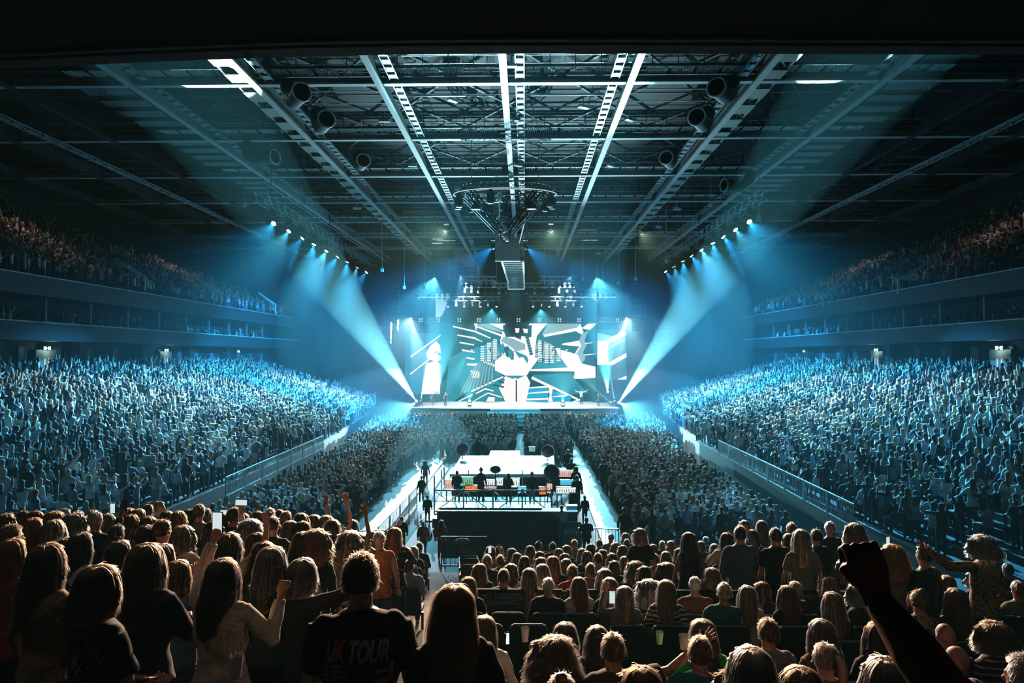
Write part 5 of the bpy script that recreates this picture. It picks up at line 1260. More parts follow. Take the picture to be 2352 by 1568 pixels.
# ------------------------------------------------------------------ the near audience, one by one
# px,py of the crown in the photograph | row depth or 0 | T standing / S seated | hair style | hair colour | top | arms | optional text
AUD = '''
108,1243|4.4|T|long|dark brown|speckled|down,fold
226,1291|3.55|T|bob|brown|black|lap,lap|standing person in black tee with a round white back print and brown hair
334,1243|4.4|T|long|brown|navy|fold,fold|standing person with long brown hair, dark blue jacket and blue jeans
408,1283|5.25|T|mid|ginger|denim|fold,phone
511,1278|4.4|T|long|dark brown|cream|phonehigh,fist|standing person with dark hair and cream jacket holding a phone up left
623,1251|5.25|T|long|blonde|dark green|down,clap|standing person with long straight blonde hair and dark green top
694,1278|5.25|T|bob|blonde|dark|down,point|standing person with short pale blonde hair pointing one finger up right
26,1233|5.25|T|mid|auburn|burgundy|down,down
149,1231|6.1|T|mid|auburn|dark|down,down
186,1220|6.1|T|long|black|pale grey|down,clap
274,1238|6.1|T|long|brown|dark|lap,lap
374,1246|6.1|T|long|light brown|denim|lap,clap
526,1220|6.1|T|long|light brown|beige|clap,phonehigh
491,1194|7.8|T|verylong|dark brown|white|down,phonehigh|standing person with long dark hair in white tee holding a bright phone overhead
420,1203|6.95|T|bob|dark blonde|beige|down,lap
373,1191|6.95|T|crop|dark brown|pale grey|down,down
457,1157|10.35|T|short|brown|olive|down,down|standing man with short hair and a plain olive tee in the rear left rows
269,1204|7.8|T|short|black|dark|phonehigh,phone
220,1174|8.65|T|crop|grey|navy|down,down
169,1177|8.65|T|curly|grey|dark|down,clap
123,1190|6.95|T|long|dark blonde|black|down,down
74,1186|6.95|T|long|auburn|dark|down,clap
26,1203|6.1|T|short|brown|black|down,down
11,1176|7.8|T|bob|brown|dark|down,down
123,1173|8.65|T|curly|ginger|dark|down,down
80,1171|8.65|T|bob|auburn|black|down,down
340,1183|8.65|T|bob|auburn|dark|down,down
366,1150|12.05|T|short|light brown|dark|down,down|standing person at the back left edge with pale short hair above all others
317,1166|9.5|T|long|blonde|pink|down,down
294,1164|9.5|T|bob|auburn|dark|down,down
409,1171|9.5|T|long|ginger|black|down,down
340,1157|11.2|T|short|dark brown|white|down,down
537,1164|9.5|T|short|black|dark|down,down
574,1191|7.8|T|curly|grey|dark|down,down
589,1220|6.95|T|long|dark brown|black|down,clap
211,1169|10.35|T|bob|dark blonde|grey|down,down
149,1167|10.35|T|short|grey|dark|down,down
177,1171|10.35|T|bob|blonde|dark|down,down
434,1167|10.35|T|long|dark brown|black|down,down
246,1177|9.5|T|bob|dark blonde|dark|down,clap
383,1171|10.35|T|long|brown|grey|down,down
300,1179|8.65|T|long|auburn|black|down,clap
337,1203|6.95|T|long|black|black|down,down
469,1164|11.2|T|bob|brown|white|down,phone
53,1172|9.5|T|short|brown|dark|down,down
508,1176|9.5|T|long|dark brown|dark|down,down
556,1176|10.35|T|bob|brown|dark|phone,phone
606,1240|6.1|T|mid|auburn|burgundy|down,down
626,1184|8.65|T|crop|dark brown|black|down,down|tall broad man with cropped hair and black tee in the left block
657,1173|11.2|T|short|brown|dark|down,down
620,1166|11.2|T|short|grey|pale grey|down,down
666,1193|9.5|T|long|light brown|dark|down,down
694,1194|9.5|T|mid|dark brown|grey|down,down
691,1176|11.2|T|bob|brown|dark|down,down
694,1218|7.8|T|long|black|pale grey|fist,down
723,1214|7.8|T|curly|ginger|dark|down,down
749,1181|11.2|T|bob|grey|dark|down,down
592,1172|12.05|T|bob|brown|dark|down,down
640,1168|12.05|T|long|dark brown|dark|down,down
722,1180|12.05|T|bob|light brown|pale grey|down,high
763,1190|10.35|T|long|brown|pink|down,high|standing person in pink tee with one bare arm raised straight up
808,1171|12.9|T|bob|black|dark|down,wide|standing person in dark clothes stretching one arm far out to the side
803,1218|9.5|T|curly|blonde|lace|down,high|standing person with curly blonde hair and white lace dress raising a hand
871,1218|10.35|T|crop|blonde|orange|down,down|standing person with cropped pale hair and bare-shouldered orange top
906,1209|11.2|T|mid|ginger|floral|down,clap|standing person with bright red hair and a floral top beside the stairs
854,1217|12.05|T|long|light brown|dark|down,down
829,1267|3.55|T|short|dark brown|black|down,down|broad man standing in a black tee printed UK TOUR on its back
1043,1337|3.55|T|verylong|auburn|black|down,down|standing person with very long reddish hair right beside the UK TOUR tee
964,1243|0|S|short|black|dark|lap,lap
951,1251|0|S|long|blonde|dark|lap,lap
934,1254|0|S|bob|grey|denim|lap,lap
942,1280|0|S|short|brown|pale blue|lap,lap
1077,1320|0|S|mid|auburn|black|lap,lap
1103,1290|0|S|mid|auburn|black|lap,lap
1119,1271|0|S|short|light brown|dark|lap,lap
1127,1251|0|S|bob|brown|beige|lap,phone
1146,1251|0|S|long|brown|dark|lap,lap
1149,1272|0|S|short|brown|teal|lap,lap|seated person in a teal top just right of the stairs
1157,1303|0|S|short|dark brown|check|lap,lap|seated man with short dark hair in a dark checked shirt
1113,1406|0|S|long|ginger|white|lap,lap|seated person with long ginger hair and white top beside the stairs
1176,1256|0|S|mid|light brown|dark|lap,lap
1188,1266|0|S|long|brown|black|lap,lap
1174,1290|0|S|mid|brown|beige|lap,lap
1237,1241|0|S|bun|black|skin|lap,lap|seated person with a black top bun and bare shoulders
1240,1263|0|S|bob|brown|pale grey|lap,lap
1269,1243|0|S|short|black|dark|lap,lap
1283,1256|0|S|long|blonde|grey|lap,lap
1319,1237|0|S|short|ginger|pale grey|lap,lap
1337,1256|0|S|long|blonde|dark|lap,lap
1348,1262|0|S|long|auburn|teal|lap,lap
1373,1267|0|S|short|dark brown|pale blue|lap,lap|seated man with short dark hair and a pale blue shirt
1376,1237|0|S|short|brown|dark|lap,lap
1403,1223|0|S|crop|grey|grey|lap,lap
1413,1243|0|S|mid|light brown|dark|lap,lap
1430,1249|0|S|bob|brown|dark|lap,lap
1437,1221|0|S|bob|grey|dark|lap,lap
1439,1236|0|S|short|brown|dark|lap,lap
1471,1211|12.9|T|bob|blonde|black|down,down|standing person with blonde bob and black tee amid seated rows
1583,1220|11.2|T|verylong|black|black|down,down|standing person with very long black hair and black dress
1541,1239|0|S|bob|ginger|dark|lap,lap
1520,1240|0|S|short|blonde|dark|lap,lap
1529,1263|0|S|mid|light brown|grey|lap,lap
1503,1269|0|S|short|dark brown|denim|lap,lap
1434,1274|0|S|long|dark blonde|pink|lap,lap
1460,1286|0|S|curly|dark blonde|black|lap,lap
1531,1289|0|S|curly|brown|dark|lap,lap
1411,1284|0|S|bob|brown|dark|lap,lap
1384,1259|0|S|bob|light brown|grey|lap,lap
1406,1267|0|S|mid|auburn|dark|lap,lap
1243,1276|0|S|mid|brown|dark|lap,lap
1246,1291|0|S|bob|blonde|beige|lap,lap
1301,1279|0|S|mid|light brown|dark|lap,lap
1297,1267|0|S|mid|brown|dark|lap,lap
1314,1293|0|S|short|brown|red|lap,lap|seated person with short brown hair and a red top
1389,1301|0|S|mid|dark blonde|dark|lap,lap
1259,1323|0|S|crop|grey|dark|lap,lap|seated grey-haired man in a dark sweater
1329,1320|0|S|long|auburn|lace|lap,lap|seated person with long auburn hair and a white lace top
1400,1321|0|S|long|dark blonde|dark|lap,lap
1434,1340|0|S|long|blonde|grey|phone,lap|seated person with long blonde hair and grey sweater holding a phone
1489,1327|0|S|curly|grey|dark|lap,lap|seated person with curly grey-blonde hair
1529,1326|0|S|long|light brown|zebra|lap,lap|seated person in a black and white zebra print top
1594,1321|0|S|crop|white|brown|lap,lap|seated man with white hair and a rust brown jacket
1660,1334|0|S|short|blonde|teal|lap,lap|seated person with short fair hair and dark teal top
1714,1339|0|S|long|dark blonde|cream|lap,lap|seated person with long dark blonde hair and a pale beige coat
1749,1331|0|S|mid|brown|dark|lap,lap
1634,1299|0|S|bob|dark blonde|dark|lap,lap
1686,1291|0|S|long|black|black|lap,lap
1700,1206|11.2|T|short|black|denim|down,phone|standing person with short black hair and a light denim jacket filming
1669,1221|12.05|T|long|dark brown|cream|clap,phone|standing person with long dark hair and cream top beside the denim jacket
1729,1214|12.9|T|long|black|dark|down,down
1711,1193|15.45|T|bob|brown|dark|down,down
1750,1193|15.45|T|long|brown|pink|down,down
1620,1230|0|S|crop|grey|dark|lap,lap
1609,1240|0|S|bob|auburn|dark|lap,lap
1297,1421|0|S|long|light brown|black|lap,fist
1274,1454|0|S|curly|brown|beige|lap,lap|seated person with curly brown hair and a beige top in the nearest rows
1371,1429|0|S|long|brown|black|lap,lap
1406,1447|0|S|short|brown|dark|lap,wide|seated man with short brown hair reaching a bare arm to one side
1289,1537|0|S|bun|brown|beige|lap,lap
1471,1516|0|S|mid|auburn|black|lap,lap
1611,1414|0|S|verylong|light brown|green|lap,lap|seated person with long light brown hair and a bright green top
1604,1454|0|S|short|brown|teal|lap,lap|seated man with short brown hair and dark teal jacket before the green top
1720,1471|0|S|long|blonde|cream|lap,lap
1700,1523|0|S|frizz|dark brown|dark|lap,lap
1760,1414|0|S|short|brown|grey|lap,lap
1781,1211|11.2|T|short|black|black|down,down
1818,1199|13.75|T|short|brown|grey|down,down
1841,1213|10.35|T|long|blonde|grey|down,down|standing person with long blonde hair and a pale grey jacket
1875,1214|12.05|T|short|black|dark|down,down
1813,1223|12.9|T|bob|dark brown|dark|down,down
1965,1184|12.9|T|curly|ginger|dark|down,down|standing person with orange curly hair left of the raised arm
1906,1191|13.75|T|short|grey|dark|down,clap
1929,1251|0|S|short|brown|dark|lap,lap
2052,1249|8.65|T|curly|ginger|grey|down,down
2123,1249|8.65|T|short|dark brown|dark green|phone,down|standing person in dark green tee holding up a lit phone, right side
2258,1227|8.65|T|frizz|grey|leopard|wide,down|standing person with frizzy grey hair lifting a fist on the far right
1935,1281|0|S|mid|grey|dark|lap,lap
1903,1320|0|S|mid|ginger|dark|lap,lap|seated person with windblown red hair right of the pale coat
1908,1353|0|S|long|dark blonde|black|lap,lap
1823,1331|0|S|short|dark blonde|dark|lap,lap
1806,1339|0|S|verylong|auburn|black|lap,lap
1966,1336|0|S|frizz|grey|dark|lap,clap|seated person with curly grey hair left of the big raised arm
2106,1349|0|S|bun|brown|leopard|lap,lap
2261,1336|0|S|long|dark blonde|olive|lap,phone
2332,1331|0|S|short|brown|olive|lap,lap
2235,1306|0|S|bob|grey|dark|lap,lap
2172,1317|0|S|bob|auburn|dark|lap,lap
1882,1414|0|S|mid|light brown|brown|lap,lap
2009,1422|0|S|long|dark brown|black|lap,lap
2163,1423|0|S|bald|grey|dark|lap,lap|seated man with a shiny bald head, the farther of the bald two
2275,1421|0|S|frizz|brown|striped|lap,lap|seated person with frizzy brown hair and a striped top
1889,1469|0|S|pony|dark blonde|brown|lap,lap|seated person with a dark blonde ponytail and brown top
2189,1473|0|S|bald|grey|lilac|lap,lap|seated man with a shiny bald head, the nearer of the bald two
1832,1516|0|S|mid|auburn|dark|lap,lap
2023,1494|0|S|long|dark blonde|dark|lap,lap
2341,1491|0|S|short|grey|dark|lap,lap
2049,1549|0|S|bald|grey|lilac|lap,lap|bald head at the bottom edge of the picture
2190,1345|0|S|long|brown|dark|lap,lap
2060,1318|0|S|mid|dark brown|dark|lap,lap
2310,1290|0|S|short|dark brown|dark|lap,lap
1480,1252|0|S|mid|brown|dark|lap,lap
1560,1256|0|S|mid|dark brown|grey|lap,lap
1583,1290|0|S|bob|brown|dark|lap,lap
1655,1262|0|S|bob|dark brown|dark|lap,lap
1720,1262|0|S|long|brown|dark|lap,lap
1760,1275|0|S|short|dark brown|dark|lap,lap
1860,1290|0|S|mid|brown|dark|lap,lap
1990,1290|0|S|bob|dark brown|dark|lap,lap
1218,1250|0|S|mid|light brown|dark|lap,lap
1302,1249|0|S|bob|light brown|black|lap,lap
1357,1246|0|S|bob|brown|dark|lap,lap
1466,1240|0|S|short|grey|dark|lap,lap
1500,1247|0|S|bob|brown|grey|lap,lap
1580,1244|0|S|short|brown|dark|lap,lap
1640,1246|0|S|bob|grey|dark|lap,lap
1690,1243|0|S|mid|brown|dark|lap,lap
1205,1273|0|S|long|brown|dark|lap,lap
1270,1273|0|S|mid|auburn|dark|lap,lap
1216,1300|0|S|long|light brown|grey|lap,lap
1480,1296|0|S|mid|dark brown|black|lap,lap
1355,1290|0|S|short|brown|grey|lap,lap
'''
ORD = ['first', 'second', 'third', 'fourth', 'fifth', 'sixth', 'seventh', 'eighth', 'ninth', 'tenth', 'eleventh', 'twelfth', 'thirteenth', 'fourteenth', 'fifteenth', 'sixteenth', 'seventeenth', 'eighteenth', 'nineteenth', 'twentieth'] + ['twenty-' + w for w in ('first', 'second', 'third', 'fourth', 'fifth', 'sixth', 'seventh', 'eighth', 'ninth')] + ['thirtieth'] + ['thirty-' + w for w in ('first', 'second', 'third', 'fourth', 'fifth', 'sixth', 'seventh', 'eighth', 'ninth')] + ['fortieth']
SW = {'long': 'long', 'verylong': 'very long', 'bob': 'bobbed', 'mid': 'shoulder-length', 'curly': 'curly', 'short': 'short', 'crop': 'cropped', 'bun': 'tied-up', 'pony': 'ponytailed', 'frizz': 'frizzy', 'bald': 'no'}
people = []; taken = []
for ln in AUD.strip().split('\n'):
    f = ln.split('|'); px, py = map(float, f[0].split(',')); Yh = float(f[1]); seat_ = f[2] == 'S'; style = f[3]
    H = 1.372 if seat_ else 1.772
    if style in ('crop', 'bald'): H -= .012
    best = None
    for k in ([row_of(Yh)] if Yh else range(2, 23)):
        Y = rowY(k); p = P(px, py, Y); sc = (p.z - tread(p.x, Y)) / H
        pen = abs(sc - (.945 if seat_ else .97)) + (.0 if not any(abs(p.x - q[0]) < .40 and q[1] == k for q in taken) else .06)
        if best is None or pen < best[0]: best = (pen, k, Y, p.x, sc)
    _, k, Y, x, sc = best
    sc = min(1.09, max(.84, sc)); taken.append((x, k))
    people.append(dict(px=px, py=py, seat=seat_, style=style, hc=f[4], top=f[5], arms=tuple(f[6].split(',')), text=f[7] if len(f) > 7 else None, k=k, Y=Y, x=x, sc=sc))
# automatic labels, made unique by counting along the row of look-alikes
def zone_words(p):
    if p['px'] < 760: return 'in left block'
    if p['px'] < 990: return 'left of stairs'
    if p['px'] > 1780: return 'in far right rows'
    return 'in nearest rows' if p['Y'] < 7.5 else 'in middle rows' if p['Y'] < 11.5 else 'in lowest rows'
groups = {}
for p in people:
    if not p['text']:
        t = '%s person with %s %s hair and %s top %s' % ('seated' if p['seat'] else 'standing', SW[p['style']], p['hc'], p['top'].replace('skin', 'bare-shouldered'), zone_words(p))
        groups.setdefault(t, []).append(p)
for t, ps in groups.items():
    ps.sort(key=lambda q: q['px'])
    for i, p in enumerate(ps): p['text'] = t if len(ps) == 1 else t.replace(' person', ' person, %s from left,' % ORD[i])
SC_BIG = {829.0: dict(build=1.10, sleeve='short'), 626.0: dict(build=1.15, sleeve='short'), 226.0: dict(sleeve='short'), 871.0: dict(sleeve='none'), 763.0: dict(sleeve='short'), 803.0: dict(sleeve='short'), 1237.0: dict(sleeve='none'), 334.0: dict(build=1.08, legs=JEANS), 511.0: dict(build=1.08), 1594.0: dict(build=1.1), 457.0: dict(sleeve='short'), 1471.0: dict(sleeve='short'), 1781.0: dict(sleeve='short'), 1406.0: dict(sleeve='short'), 1583.0: dict(sleeve='none'), 1157.0: dict(build=1.1)}
TURN = {108: -.35, 226: -.45, 334: -.15, 26: -.5, 149: -.5, 186: -.55, 74: -.5, 269: -.3, 366: -1.2, 1966: .6, 2023: .1, 2341: .5, 1406: .1, 2123: .5, 2258: .35, 1297: -.3, 1875: .3, 420: -.25, 537: -.4, 2261: .5, 511: -.1}
rot = {}
for i, p in enumerate(people):
    z = tread(p['x'], p['Y']); kw = dict(SC_BIG.get(p['px'], {}))
    rz = TURN.get(int(p['px']), (rnd.uniform(-.22, .22) + (-.25 if p['px'] < 760 else 0) + (.18 if p['px'] > 1750 else 0)))
    lod = 0 if p['Y'] < 6.2 else 1
    if 'sleeve' not in kw: kw['sleeve'] = 'long' if i % 3 else 'short'
    if p['px'] in (511.0, 694.0, 623.0, 334.0, 108.0, 1714.0, 1529.0): kw['sleeve'] = 'long'
    y = p['Y'] - (.0 if not p['seat'] else .05)
    p['root'] = person(p['x'], y, z, p['seat'], p['style'], p['hc'], p['top'], p['arms'], lod=lod, rz=rz, sc=p['sc'], seed=i, label=p['text'], **kw)
byp = {int(p['px']): p for p in people}
q = byp[511]; phone(q['root'], 'phonehigh', -1, False, 'phone showing a bright picture held up by the person in the cream jacket')
q = byp[491]; phone(q['root'], 'phonehigh', 1, False, 'bright white phone held sideways high in the left block', land=True)
q = byp[269]; phone(q['root'], 'phonehigh', -1, False, 'dark phone held up by the dark-haired person on the left', on=False)
q = byp[2123]; phone(q['root'], 'phone', -1, False, 'phone with dim lit screen held by the person in dark green', on=True)
q = byp[1434] if 1434 in byp else None
for px_, py_, Y_, lb, land in ((517, 1176, 10.6, 'small bright phone screen near the rear of the left block', True), (259, 1167, 10.0, 'small upright phone glowing at the rear left of the standing block', False), (1125, 1262, 15, 'glowing phone held by a seated person at the foot of the stairs', False), (1406, 1372, 8.4, 'patterned phone held low by the seated person in the grey sweater', False)):
    p0 = P(px_, py_, Y_); t = empty('phone', p0); tag(t, lb, 'phone'); w, h = (.15, .08) if land else (.075, .15)
    MB().box((-w / 2, -.004, -h / 2), (w / 2, .004, h / 2)).build('phone_body', M_BLACK, t); MB().box((-w / 2 + .004, -.0055, -h / 2 + .006), (w / 2 - .004, -.004, h / 2 - .006)).build('screen', M_SCREENON, t)

# prints on two shirts: the letters are wrapped onto the back of the cloth
def wrap_text(root, lines, mats_):
    body_top = [c for c in root.children if c.name.startswith('top')][0]
    dg = bpy.context.evaluated_depsgraph_get()
    for txt, x, z, size, sx, shear, m, rotz, name in lines:
        cu = bpy.data.curves.new(name, 'FONT'); cu.body = txt; cu.size = size; cu.align_x = 'LEFT'; cu.shear = shear; cu.resolution_u = 2; cu.offset = size * (.045 if name == 'print_word' else .012)
        tmp = bpy.data.objects.new('t', cu); COL.objects.link(tmp); bpy.context.view_layer.update()
        me = bpy.data.meshes.new_from_object(tmp.evaluated_get(bpy.context.evaluated_depsgraph_get())); bpy.data.objects.remove(tmp)
        b = bmesh.new(); b.from_mesh(me)
        bmesh.ops.subdivide_edges(b, edges=[e for e in b.edges if e.calc_length() > .03], cuts=2)
        cr, sr = math.cos(rotz), math.sin(rotz)
        for v in b.verts:
            X, Z = v.co.x * sx, v.co.y; X, Z = X * cr - Z * sr + x, X * sr + Z * cr + z
            ok, loc, n, _i = body_top.ray_cast(Vector((X, -1, Z)), Vector((0, 1, 0)))
            v.co = Vector((X, (loc.y if ok else -.12) - .0035, Z))
        b.to_mesh(me); b.free(); me.materials.clear(); me.materials.append(m)
        o = bpy.data.objects.new(name, me); COL.objects.link(o); o.parent = body_top
bpy.context.view_layer.update()
PW = mat('print_white', (.30, .29, .27), .8); PR = mat('print_pink', (.42, .15, .11), .8)
man = byp[829]['root']
lines = [('UK', -.155, 1.300, .135, .46, .18, PR, -.07, 'print_word'), ('TOUR', -.055, 1.290, .145, .50, .18, PW, -.07, 'print_word'), ('THAT', .085, 1.262, .115, .95, 0, PR, -math.pi / 2 - .03, 'print_word')]
TOWNS = ['IIII  ' + 'I' * (9 + (5 * q) % 6) for q in range(12)]
for i, tn in enumerate(TOWNS): lines.append((tn, -.165 - .001 * i, 1.258 - .0265 * i, .026, .85, .0, PW, -.05, 'print_dates'))
wrap_text(man, lines, None)
wm = byp[226]['root']; ring = []; TXT = 'SUPPORT YOUR LOCAL'
for i, ch in enumerate(TXT):
    a = R(165 - 9.3 * i * 1.0)
    if ch != ' ': ring.append((ch, (.05) + .105 * math.cos(a) - .010, 1.285 + .125 * math.sin(a), .034, .8, 0, PW, a - math.pi / 2, 'print_letter'))
for i, ch in enumerate('LLOYSTY MUN'):
    a = R(205 + 12.0 * i)
    if ch != ' ': ring.append((ch, .05 + .105 * math.cos(a) - .01, 1.285 + .125 * math.sin(a) - .0, .034, .8, 0, PW, a + math.pi / 2, 'print_letter'))
wrap_text(wm, ring, None)
top_ = [c for c in wm.children if c.name.startswith('top')][0]; b = MB()
for (x0, z0, x1, z1, w) in ((0, 1.12, -.03, 1.04, .03), (0, 1.12, .012, 1.03, .02), (-.01, 1.04, -.01, 1.0, .03), (-.02, 1.0, -.03, .96, .01), (.0, 1.0, .01, .955, .01), (-.05, 1.13, .01, 1.14, .006), (-.04, 1.06, -.05, 1.09, .008), (.03, 1.07, .045, 1.09, .012), (.05, 1.05, .055, 1.06, .014)):
    pp = []; z0 += .225; z1 += .225; x0 += .05; x1 += .05
    for (X, Z) in ((x0 - w / 2, z0), (x0 + w / 2, z0), (x1 + w / 2, z1), (x1 - w / 2, z1)):
        ok, loc, n, _i = top_.ray_cast(Vector((X, -1, Z)), Vector((0, 1, 0))); pp.append((X, (loc.y if ok else -.12) - .005, Z))
    b.poly(pp)
b.build('print_figure', PW, top_)

# seats: one under each seated person and empty ones filling the gaps and the block by the stairs
rows = {}
for p in people:
    if p['seat']: rows.setdefault(p['k'], []).append((p['x'], True))
for k in range(4, 24):
    Y = rowY(k); xs = sorted(rows.get(k, []))
    occ = [x for x, _ in xs]; aisle = -1.28 - .10 * (Y - 9)
    if Y > 8.5:
        x = aisle + .75
        lim = min(occ + [99]) - .45 if min(occ + [99]) < 90 else (.0 if Y > 12 else aisle)
        lim = min(lim, .6 if Y > 17.5 else .2)
        while x < lim: xs.append((x, False)); x += .54
    if Y > 17.3:
        x = (max([q[0] for q in xs] + [0])) + .54
        while x < 2.4: xs.append((x, False)); x += .54
    so = sorted(occ)
    for a, c in zip(so[:-1], so[1:]):
        g = c - a; n = int(g / .54) - 1
        if n > 0 and Y < 9.6:
            for q in range(1, n + 1): xs.append((a + g * q / (n + 1), False))
    xs.sort(); clean = []
    for x, o_ in xs:
        if clean and x - clean[-1][0] < .40: continue
        clean.append((x, o_))
    n = 0
    for x, o_ in clean:
        n += 1; z = tread(x, Y)
        seat(x, Y - .20, z, 0, '%s black seat in the %s row from the floor, %s from the stairs' % ('occupied' if o_ else 'empty', ORD[23 - k], ORD[min(n - 1, 39)]), 'arena seats', down=o_, cup=(n % 2 == 0))
# two empty seats by the standing block, bottom left
for i, (x, Y) in enumerate(((-2.02, 3.7), (-1.62, 4.3), (-1.35, 3.4))):
    seat(x, Y - .2, tread(x, Y), 0, 'empty folded seat behind the blonde people at the bottom left, %s from the left' % ORD[i], 'arena seats', cup=False)
# stairs: pale nosings down the aisle
for k in range(6, 24):
    Y = rowY(k); xa = -2.0 - .10 * (Y - 11.8)
    for h in (0, .5):
        Yh = Y - .28 + h * ROWP; z = tread(xa, Y) - (h * slope(xa / Y) * ROWP if h else 0)
        t = empty('stair_step', (xa, Yh, z - .0)); tag(t, 'pale-edged stair step in the aisle, %s up from the floor' % ORD[(23 - k) * 2 + (0 if h else 1)], 'step', 'aisle steps')
        MB().box((-.55, 0, -.1), (.55, .27, .012)).build('tread', mat('step_beige', (.42, .39, .31), .7, var=.3, vscale=6), t)
        MB().box((-.55, -.01, .0), (.55, .035, .022)).build('nosing', mat('nosing_pale', (.6, .56, .42), .5), t)
# cups
cup = MB().tube([(0, 0, 0), (0, 0, .11)], [.024, .036], 14, cap=False).mesh('cup', [mat('clear_cup', (.75, .78, .78), .15, trans=.25)], True)
for i, (px, py, Y, lb) in enumerate(((1206, 1472, 5.6, 'clear plastic cup held by the person in black near the stairs'), (541, 1556, 3.3, 'clear plastic cup at the bottom edge below the cream jacket'), (1515, 1478, 6.3, 'small can-like cup on the empty seat row'), (1570, 1490, 5.4, 'clear plastic cup beside the bright green top'))):
    o = bpy.data.objects.new('plastic_cup', cup); COL.objects.link(o); o.location = P(px, py, Y); tag(o, lb, 'cup')

# the raised arm of somebody standing just right of the camera
arm_p = person(1.06, 1.0, tbase(1.0, 1.0) - .21, False, 'short', 'black', 'black', ('down', 'down'), lod=1, sc=1.0, skin=3, label='dark raised arm with a clenched fist, big and close on the right', name='person', seed=4)  # darkest skin tone stands in for the arm's unlit silhouette
arm_p.location.z = P(2176, 1568, 1.25).z - 1.60
def arm_mesh():
    b = MB(); o = arm_p.location
    sh = Vector((.92, 1.02, arm_p.location.z + 1.40)); el = P(2160, 1575, 1.24) ; w = P(2016, 1378, 1.38); k = P(1998, 1318, 1.40)
    b.tube([sh - o, el.lerp(sh, .4) - o, el - o], [.058, .052, .044], 14); b.ell(el - o, (.044,) * 3, 12, 8)
    b.tube([el - o, el.lerp(w, .35) - o, el.lerp(w, .75) - o, w - o], [.045, .045, .034, .028], 16)
    m1 = remesh(b, .006, 3); h = MB(); d = (k - w).normalized(); hand_mesh(h, w - o, d, 1, 'fist', .004); m2 = remesh(h, .0042, 1, .3)
    return join_mesh([m1, m2], 'raised_arm')
bd = [c for c in arm_p.children if c.name.startswith('body')][0]
me = join_mesh([arm_mesh(), bd.data], 'body'); me.materials.clear(); me.materials.append(SKIN[3]); bd.data = me; bd.material_slots[0].link = 'OBJECT'; bd.material_slots[0].material = SKIN[3]

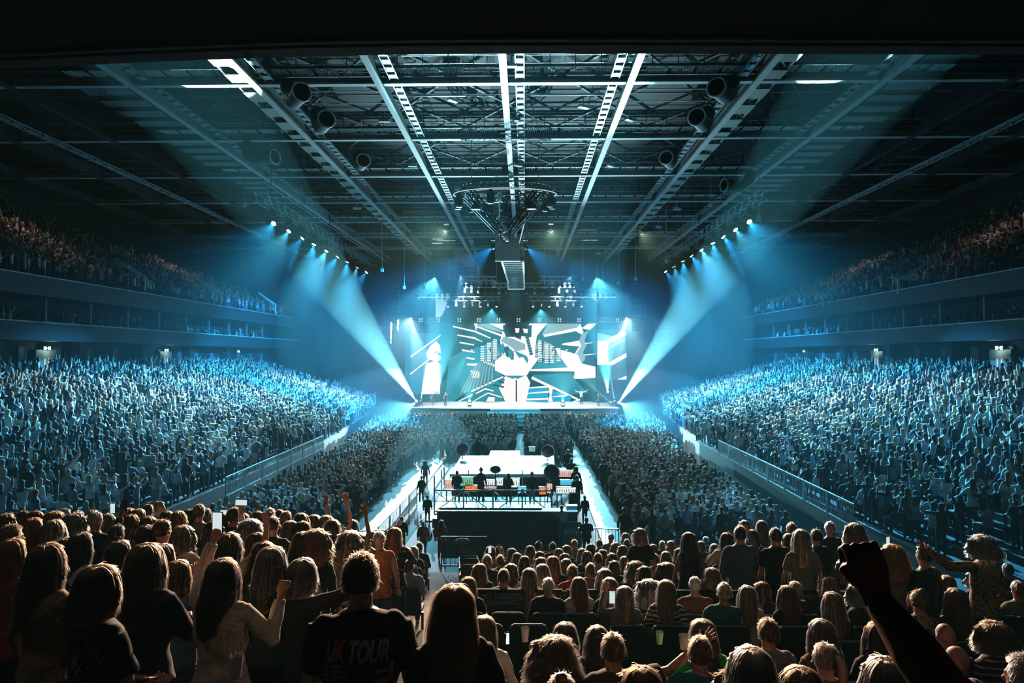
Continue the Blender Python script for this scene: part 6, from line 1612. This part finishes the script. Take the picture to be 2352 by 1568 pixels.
# people at the mixing position, on the walkways and on the stage
CREW = [  # px, py crown, Y, style, colour, top, arms, rz, label
 (1050, 1080, 36.9, 'short', 'black', 'black', ('down', 'lap'), 0, 'dark sound technician at the left end of the mixing position'),
 (1105, 1073, 36.9, 'bun', 'black', 'black', ('lap', 'down'), -.3, 'dark technician with tied-up hair leaning over the mixing desks'),
 (1168, 1086, 36.5, 'mid', 'black', 'black', ('lap', 'lap'), 0, 'dark technician at the middle desks of the mixing position'),
 (1222, 1082, 36.5, 'short', 'black', 'black', ('down', 'lap'), .2, 'dark technician at the right desks of the mixing position'),
 (1304, 1028, 46, 'short', 'black', 'black', ('down', 'down'), 0, 'dark figure standing right behind the white platform'),
 (1312, 1046, 42, 'short', 'black', 'dark', ('down', 'lap'), .3, 'dark figure beside the pink-lit case'),
 (1323, 1070, 39, 'long', 'black', 'black', ('down', 'down'), -.2, 'dark figure at the top of the right walkway'),
 (1325, 1090, 36.6, 'short', 'black', 'dark', ('down', 'down'), 0, 'dark figure between the blue display and the right walkway'),
 (1343, 1138, 33.5, 'short', 'dark brown', 'dark', ('down', 'down'), .3, 'dark figure leaning at the left edge of the right walkway'),
 (1290, 1160, 30.6, 'short', 'dark brown', 'pale grey', ('down', 'down'), 0, 'standing man in a pale tee with folded light trousers behind the logo drape'),
 (1347, 1187, 28.2, 'short', 'dark brown', 'teal', ('fold', 'fold'), 0, 'broad person in a dark teal coat with an orange back badge'),
 (923, 1185, 28.5, 'short', 'dark brown', 'black', ('down', 'down'), .2, 'dark security guard standing at the left barrier'),
 (972, 1195, 27.9, 'crop', 'grey', 'orange', ('down', 'down'), 0, 'steward in an orange vest with a pale cap, left of the pair'),
 (1014, 1193, 27.6, 'long', 'dark brown', 'orange', ('down', 'down'), 0, 'steward in an orange vest with long dark hair, right of the pair'),
 (968, 1102, 37, 'short', 'black', 'dark', ('down', 'down'), .3, 'dark figure beside the left walkway'),
 (977, 1057, 43, 'bob', 'dark brown', 'dark', ('down', 'down'), 0, 'dark figure in the smoke left of the platform'),
 (982, 1160, 33.5, 'short', 'black', 'black', ('down', 'down'), 0, 'dark crouched figure before the white floor sheet'),
 (1434, 1164, 29.0, 'bun', 'brown', 'dark', ('down', 'down'), 0, 'standing person in wide pale trousers at the near edge of the right floor block'),
 (994, 903, 82, 'short', 'brown', 'dark', ('down', 'lap'), 2.9, 'performer standing still on the left of the stage'),
 (1023, 901, 81.5, 'short', 'brown', 'dark', ('wide', 'lap'), 2.6, 'performer striding with legs apart on the left of the stage'),
 (1374, 905, 82, 'long', 'brown', 'dark', ('fist', 'down'), 3.1, 'performer on the right of the stage'),
 (1335, 893, 86, 'short', 'brown', 'white', ('wide', 'wide'), 3.1, 'drummer-like performer upstage right')]
for i, (px, py, Y, st, hc, tp, ar, rz, lb) in enumerate(CREW):
    p = P(px, py, Y); z0 = SZ if Y > 79 else (.32 if 35.6 < Y < 38 and px < 1260 else 0); sc = (p.z - z0) / 1.77
    sc = min(1.12, max(.8, sc)); kw = {}
    if px == 1434: kw['legs'] = PALET
    if px == 1290: kw['legs'] = PALET
    if px == 1347: kw['build'] = 1.3
    r_ = person(p.x, Y, z0, False, st, hc, tp, ar, lod=1, rz=rz, sc=sc, seed=i, label=lb, sleeve='short' if px == 1290 else 'long', **kw)
    if px == 1347:
        MB().box((-.06, -.175, 1.14), (.06, -.165, 1.28)).build('back_badge', mat('badge_orange', (.6, .2, .05), .7), r_)
for i, (px, Y) in enumerate(((972, 27.9), (1014, 27.6), (1060, 27.5))):
    z0 = tread(P(px, 1200, Y).x, 20.5)
o = MB().ell((0, 0, .5), (.3, .2, .14), 14, 8).box((-.02, -.02, 0), (.02, .02, .5)).build('orange_bag', mat('cloth_orange'), None, True); o.location = (P(1062, 1226, 28.5).x, 28.5, .02); tag(o, 'low orange bundle right of the two stewards', 'bundle')
# figures at the near edges of floor and terraces: individuals too small to show parts
zone_n = {}
single.sort(key=lambda p: PIX(p[:3])[0])
for p in single:
    px = PIX(p[:3])[0]; zn = 'low on the left terrace' if p[0] < CX - 13.6 else 'low on the right terrace' if p[0] > CX + 13.6 else 'at the near edge of the left floor block' if p[0] < -1 else 'at the near edge of the right floor block'
    zone_n[zn] = zone_n.get(zn, 0) + 1
    o = bpy.data.objects.new('person', VME[p[5]]); COL.objects.link(o); o.location = p[:3]; o.rotation_euler = (0, 0, p[3]); o.scale = (p[4],) * 3
    tag(o, '%s spectator %s, %s from the left' % ('seated' if p[5] > 9 else 'standing', zn, ORD[min(39, zone_n[zn] - 1)]), 'person', 'spectators ' + zn)
#print('AUD', len(people), len([o for o in COL.objects if o.name.startswith('arena_seat')]))
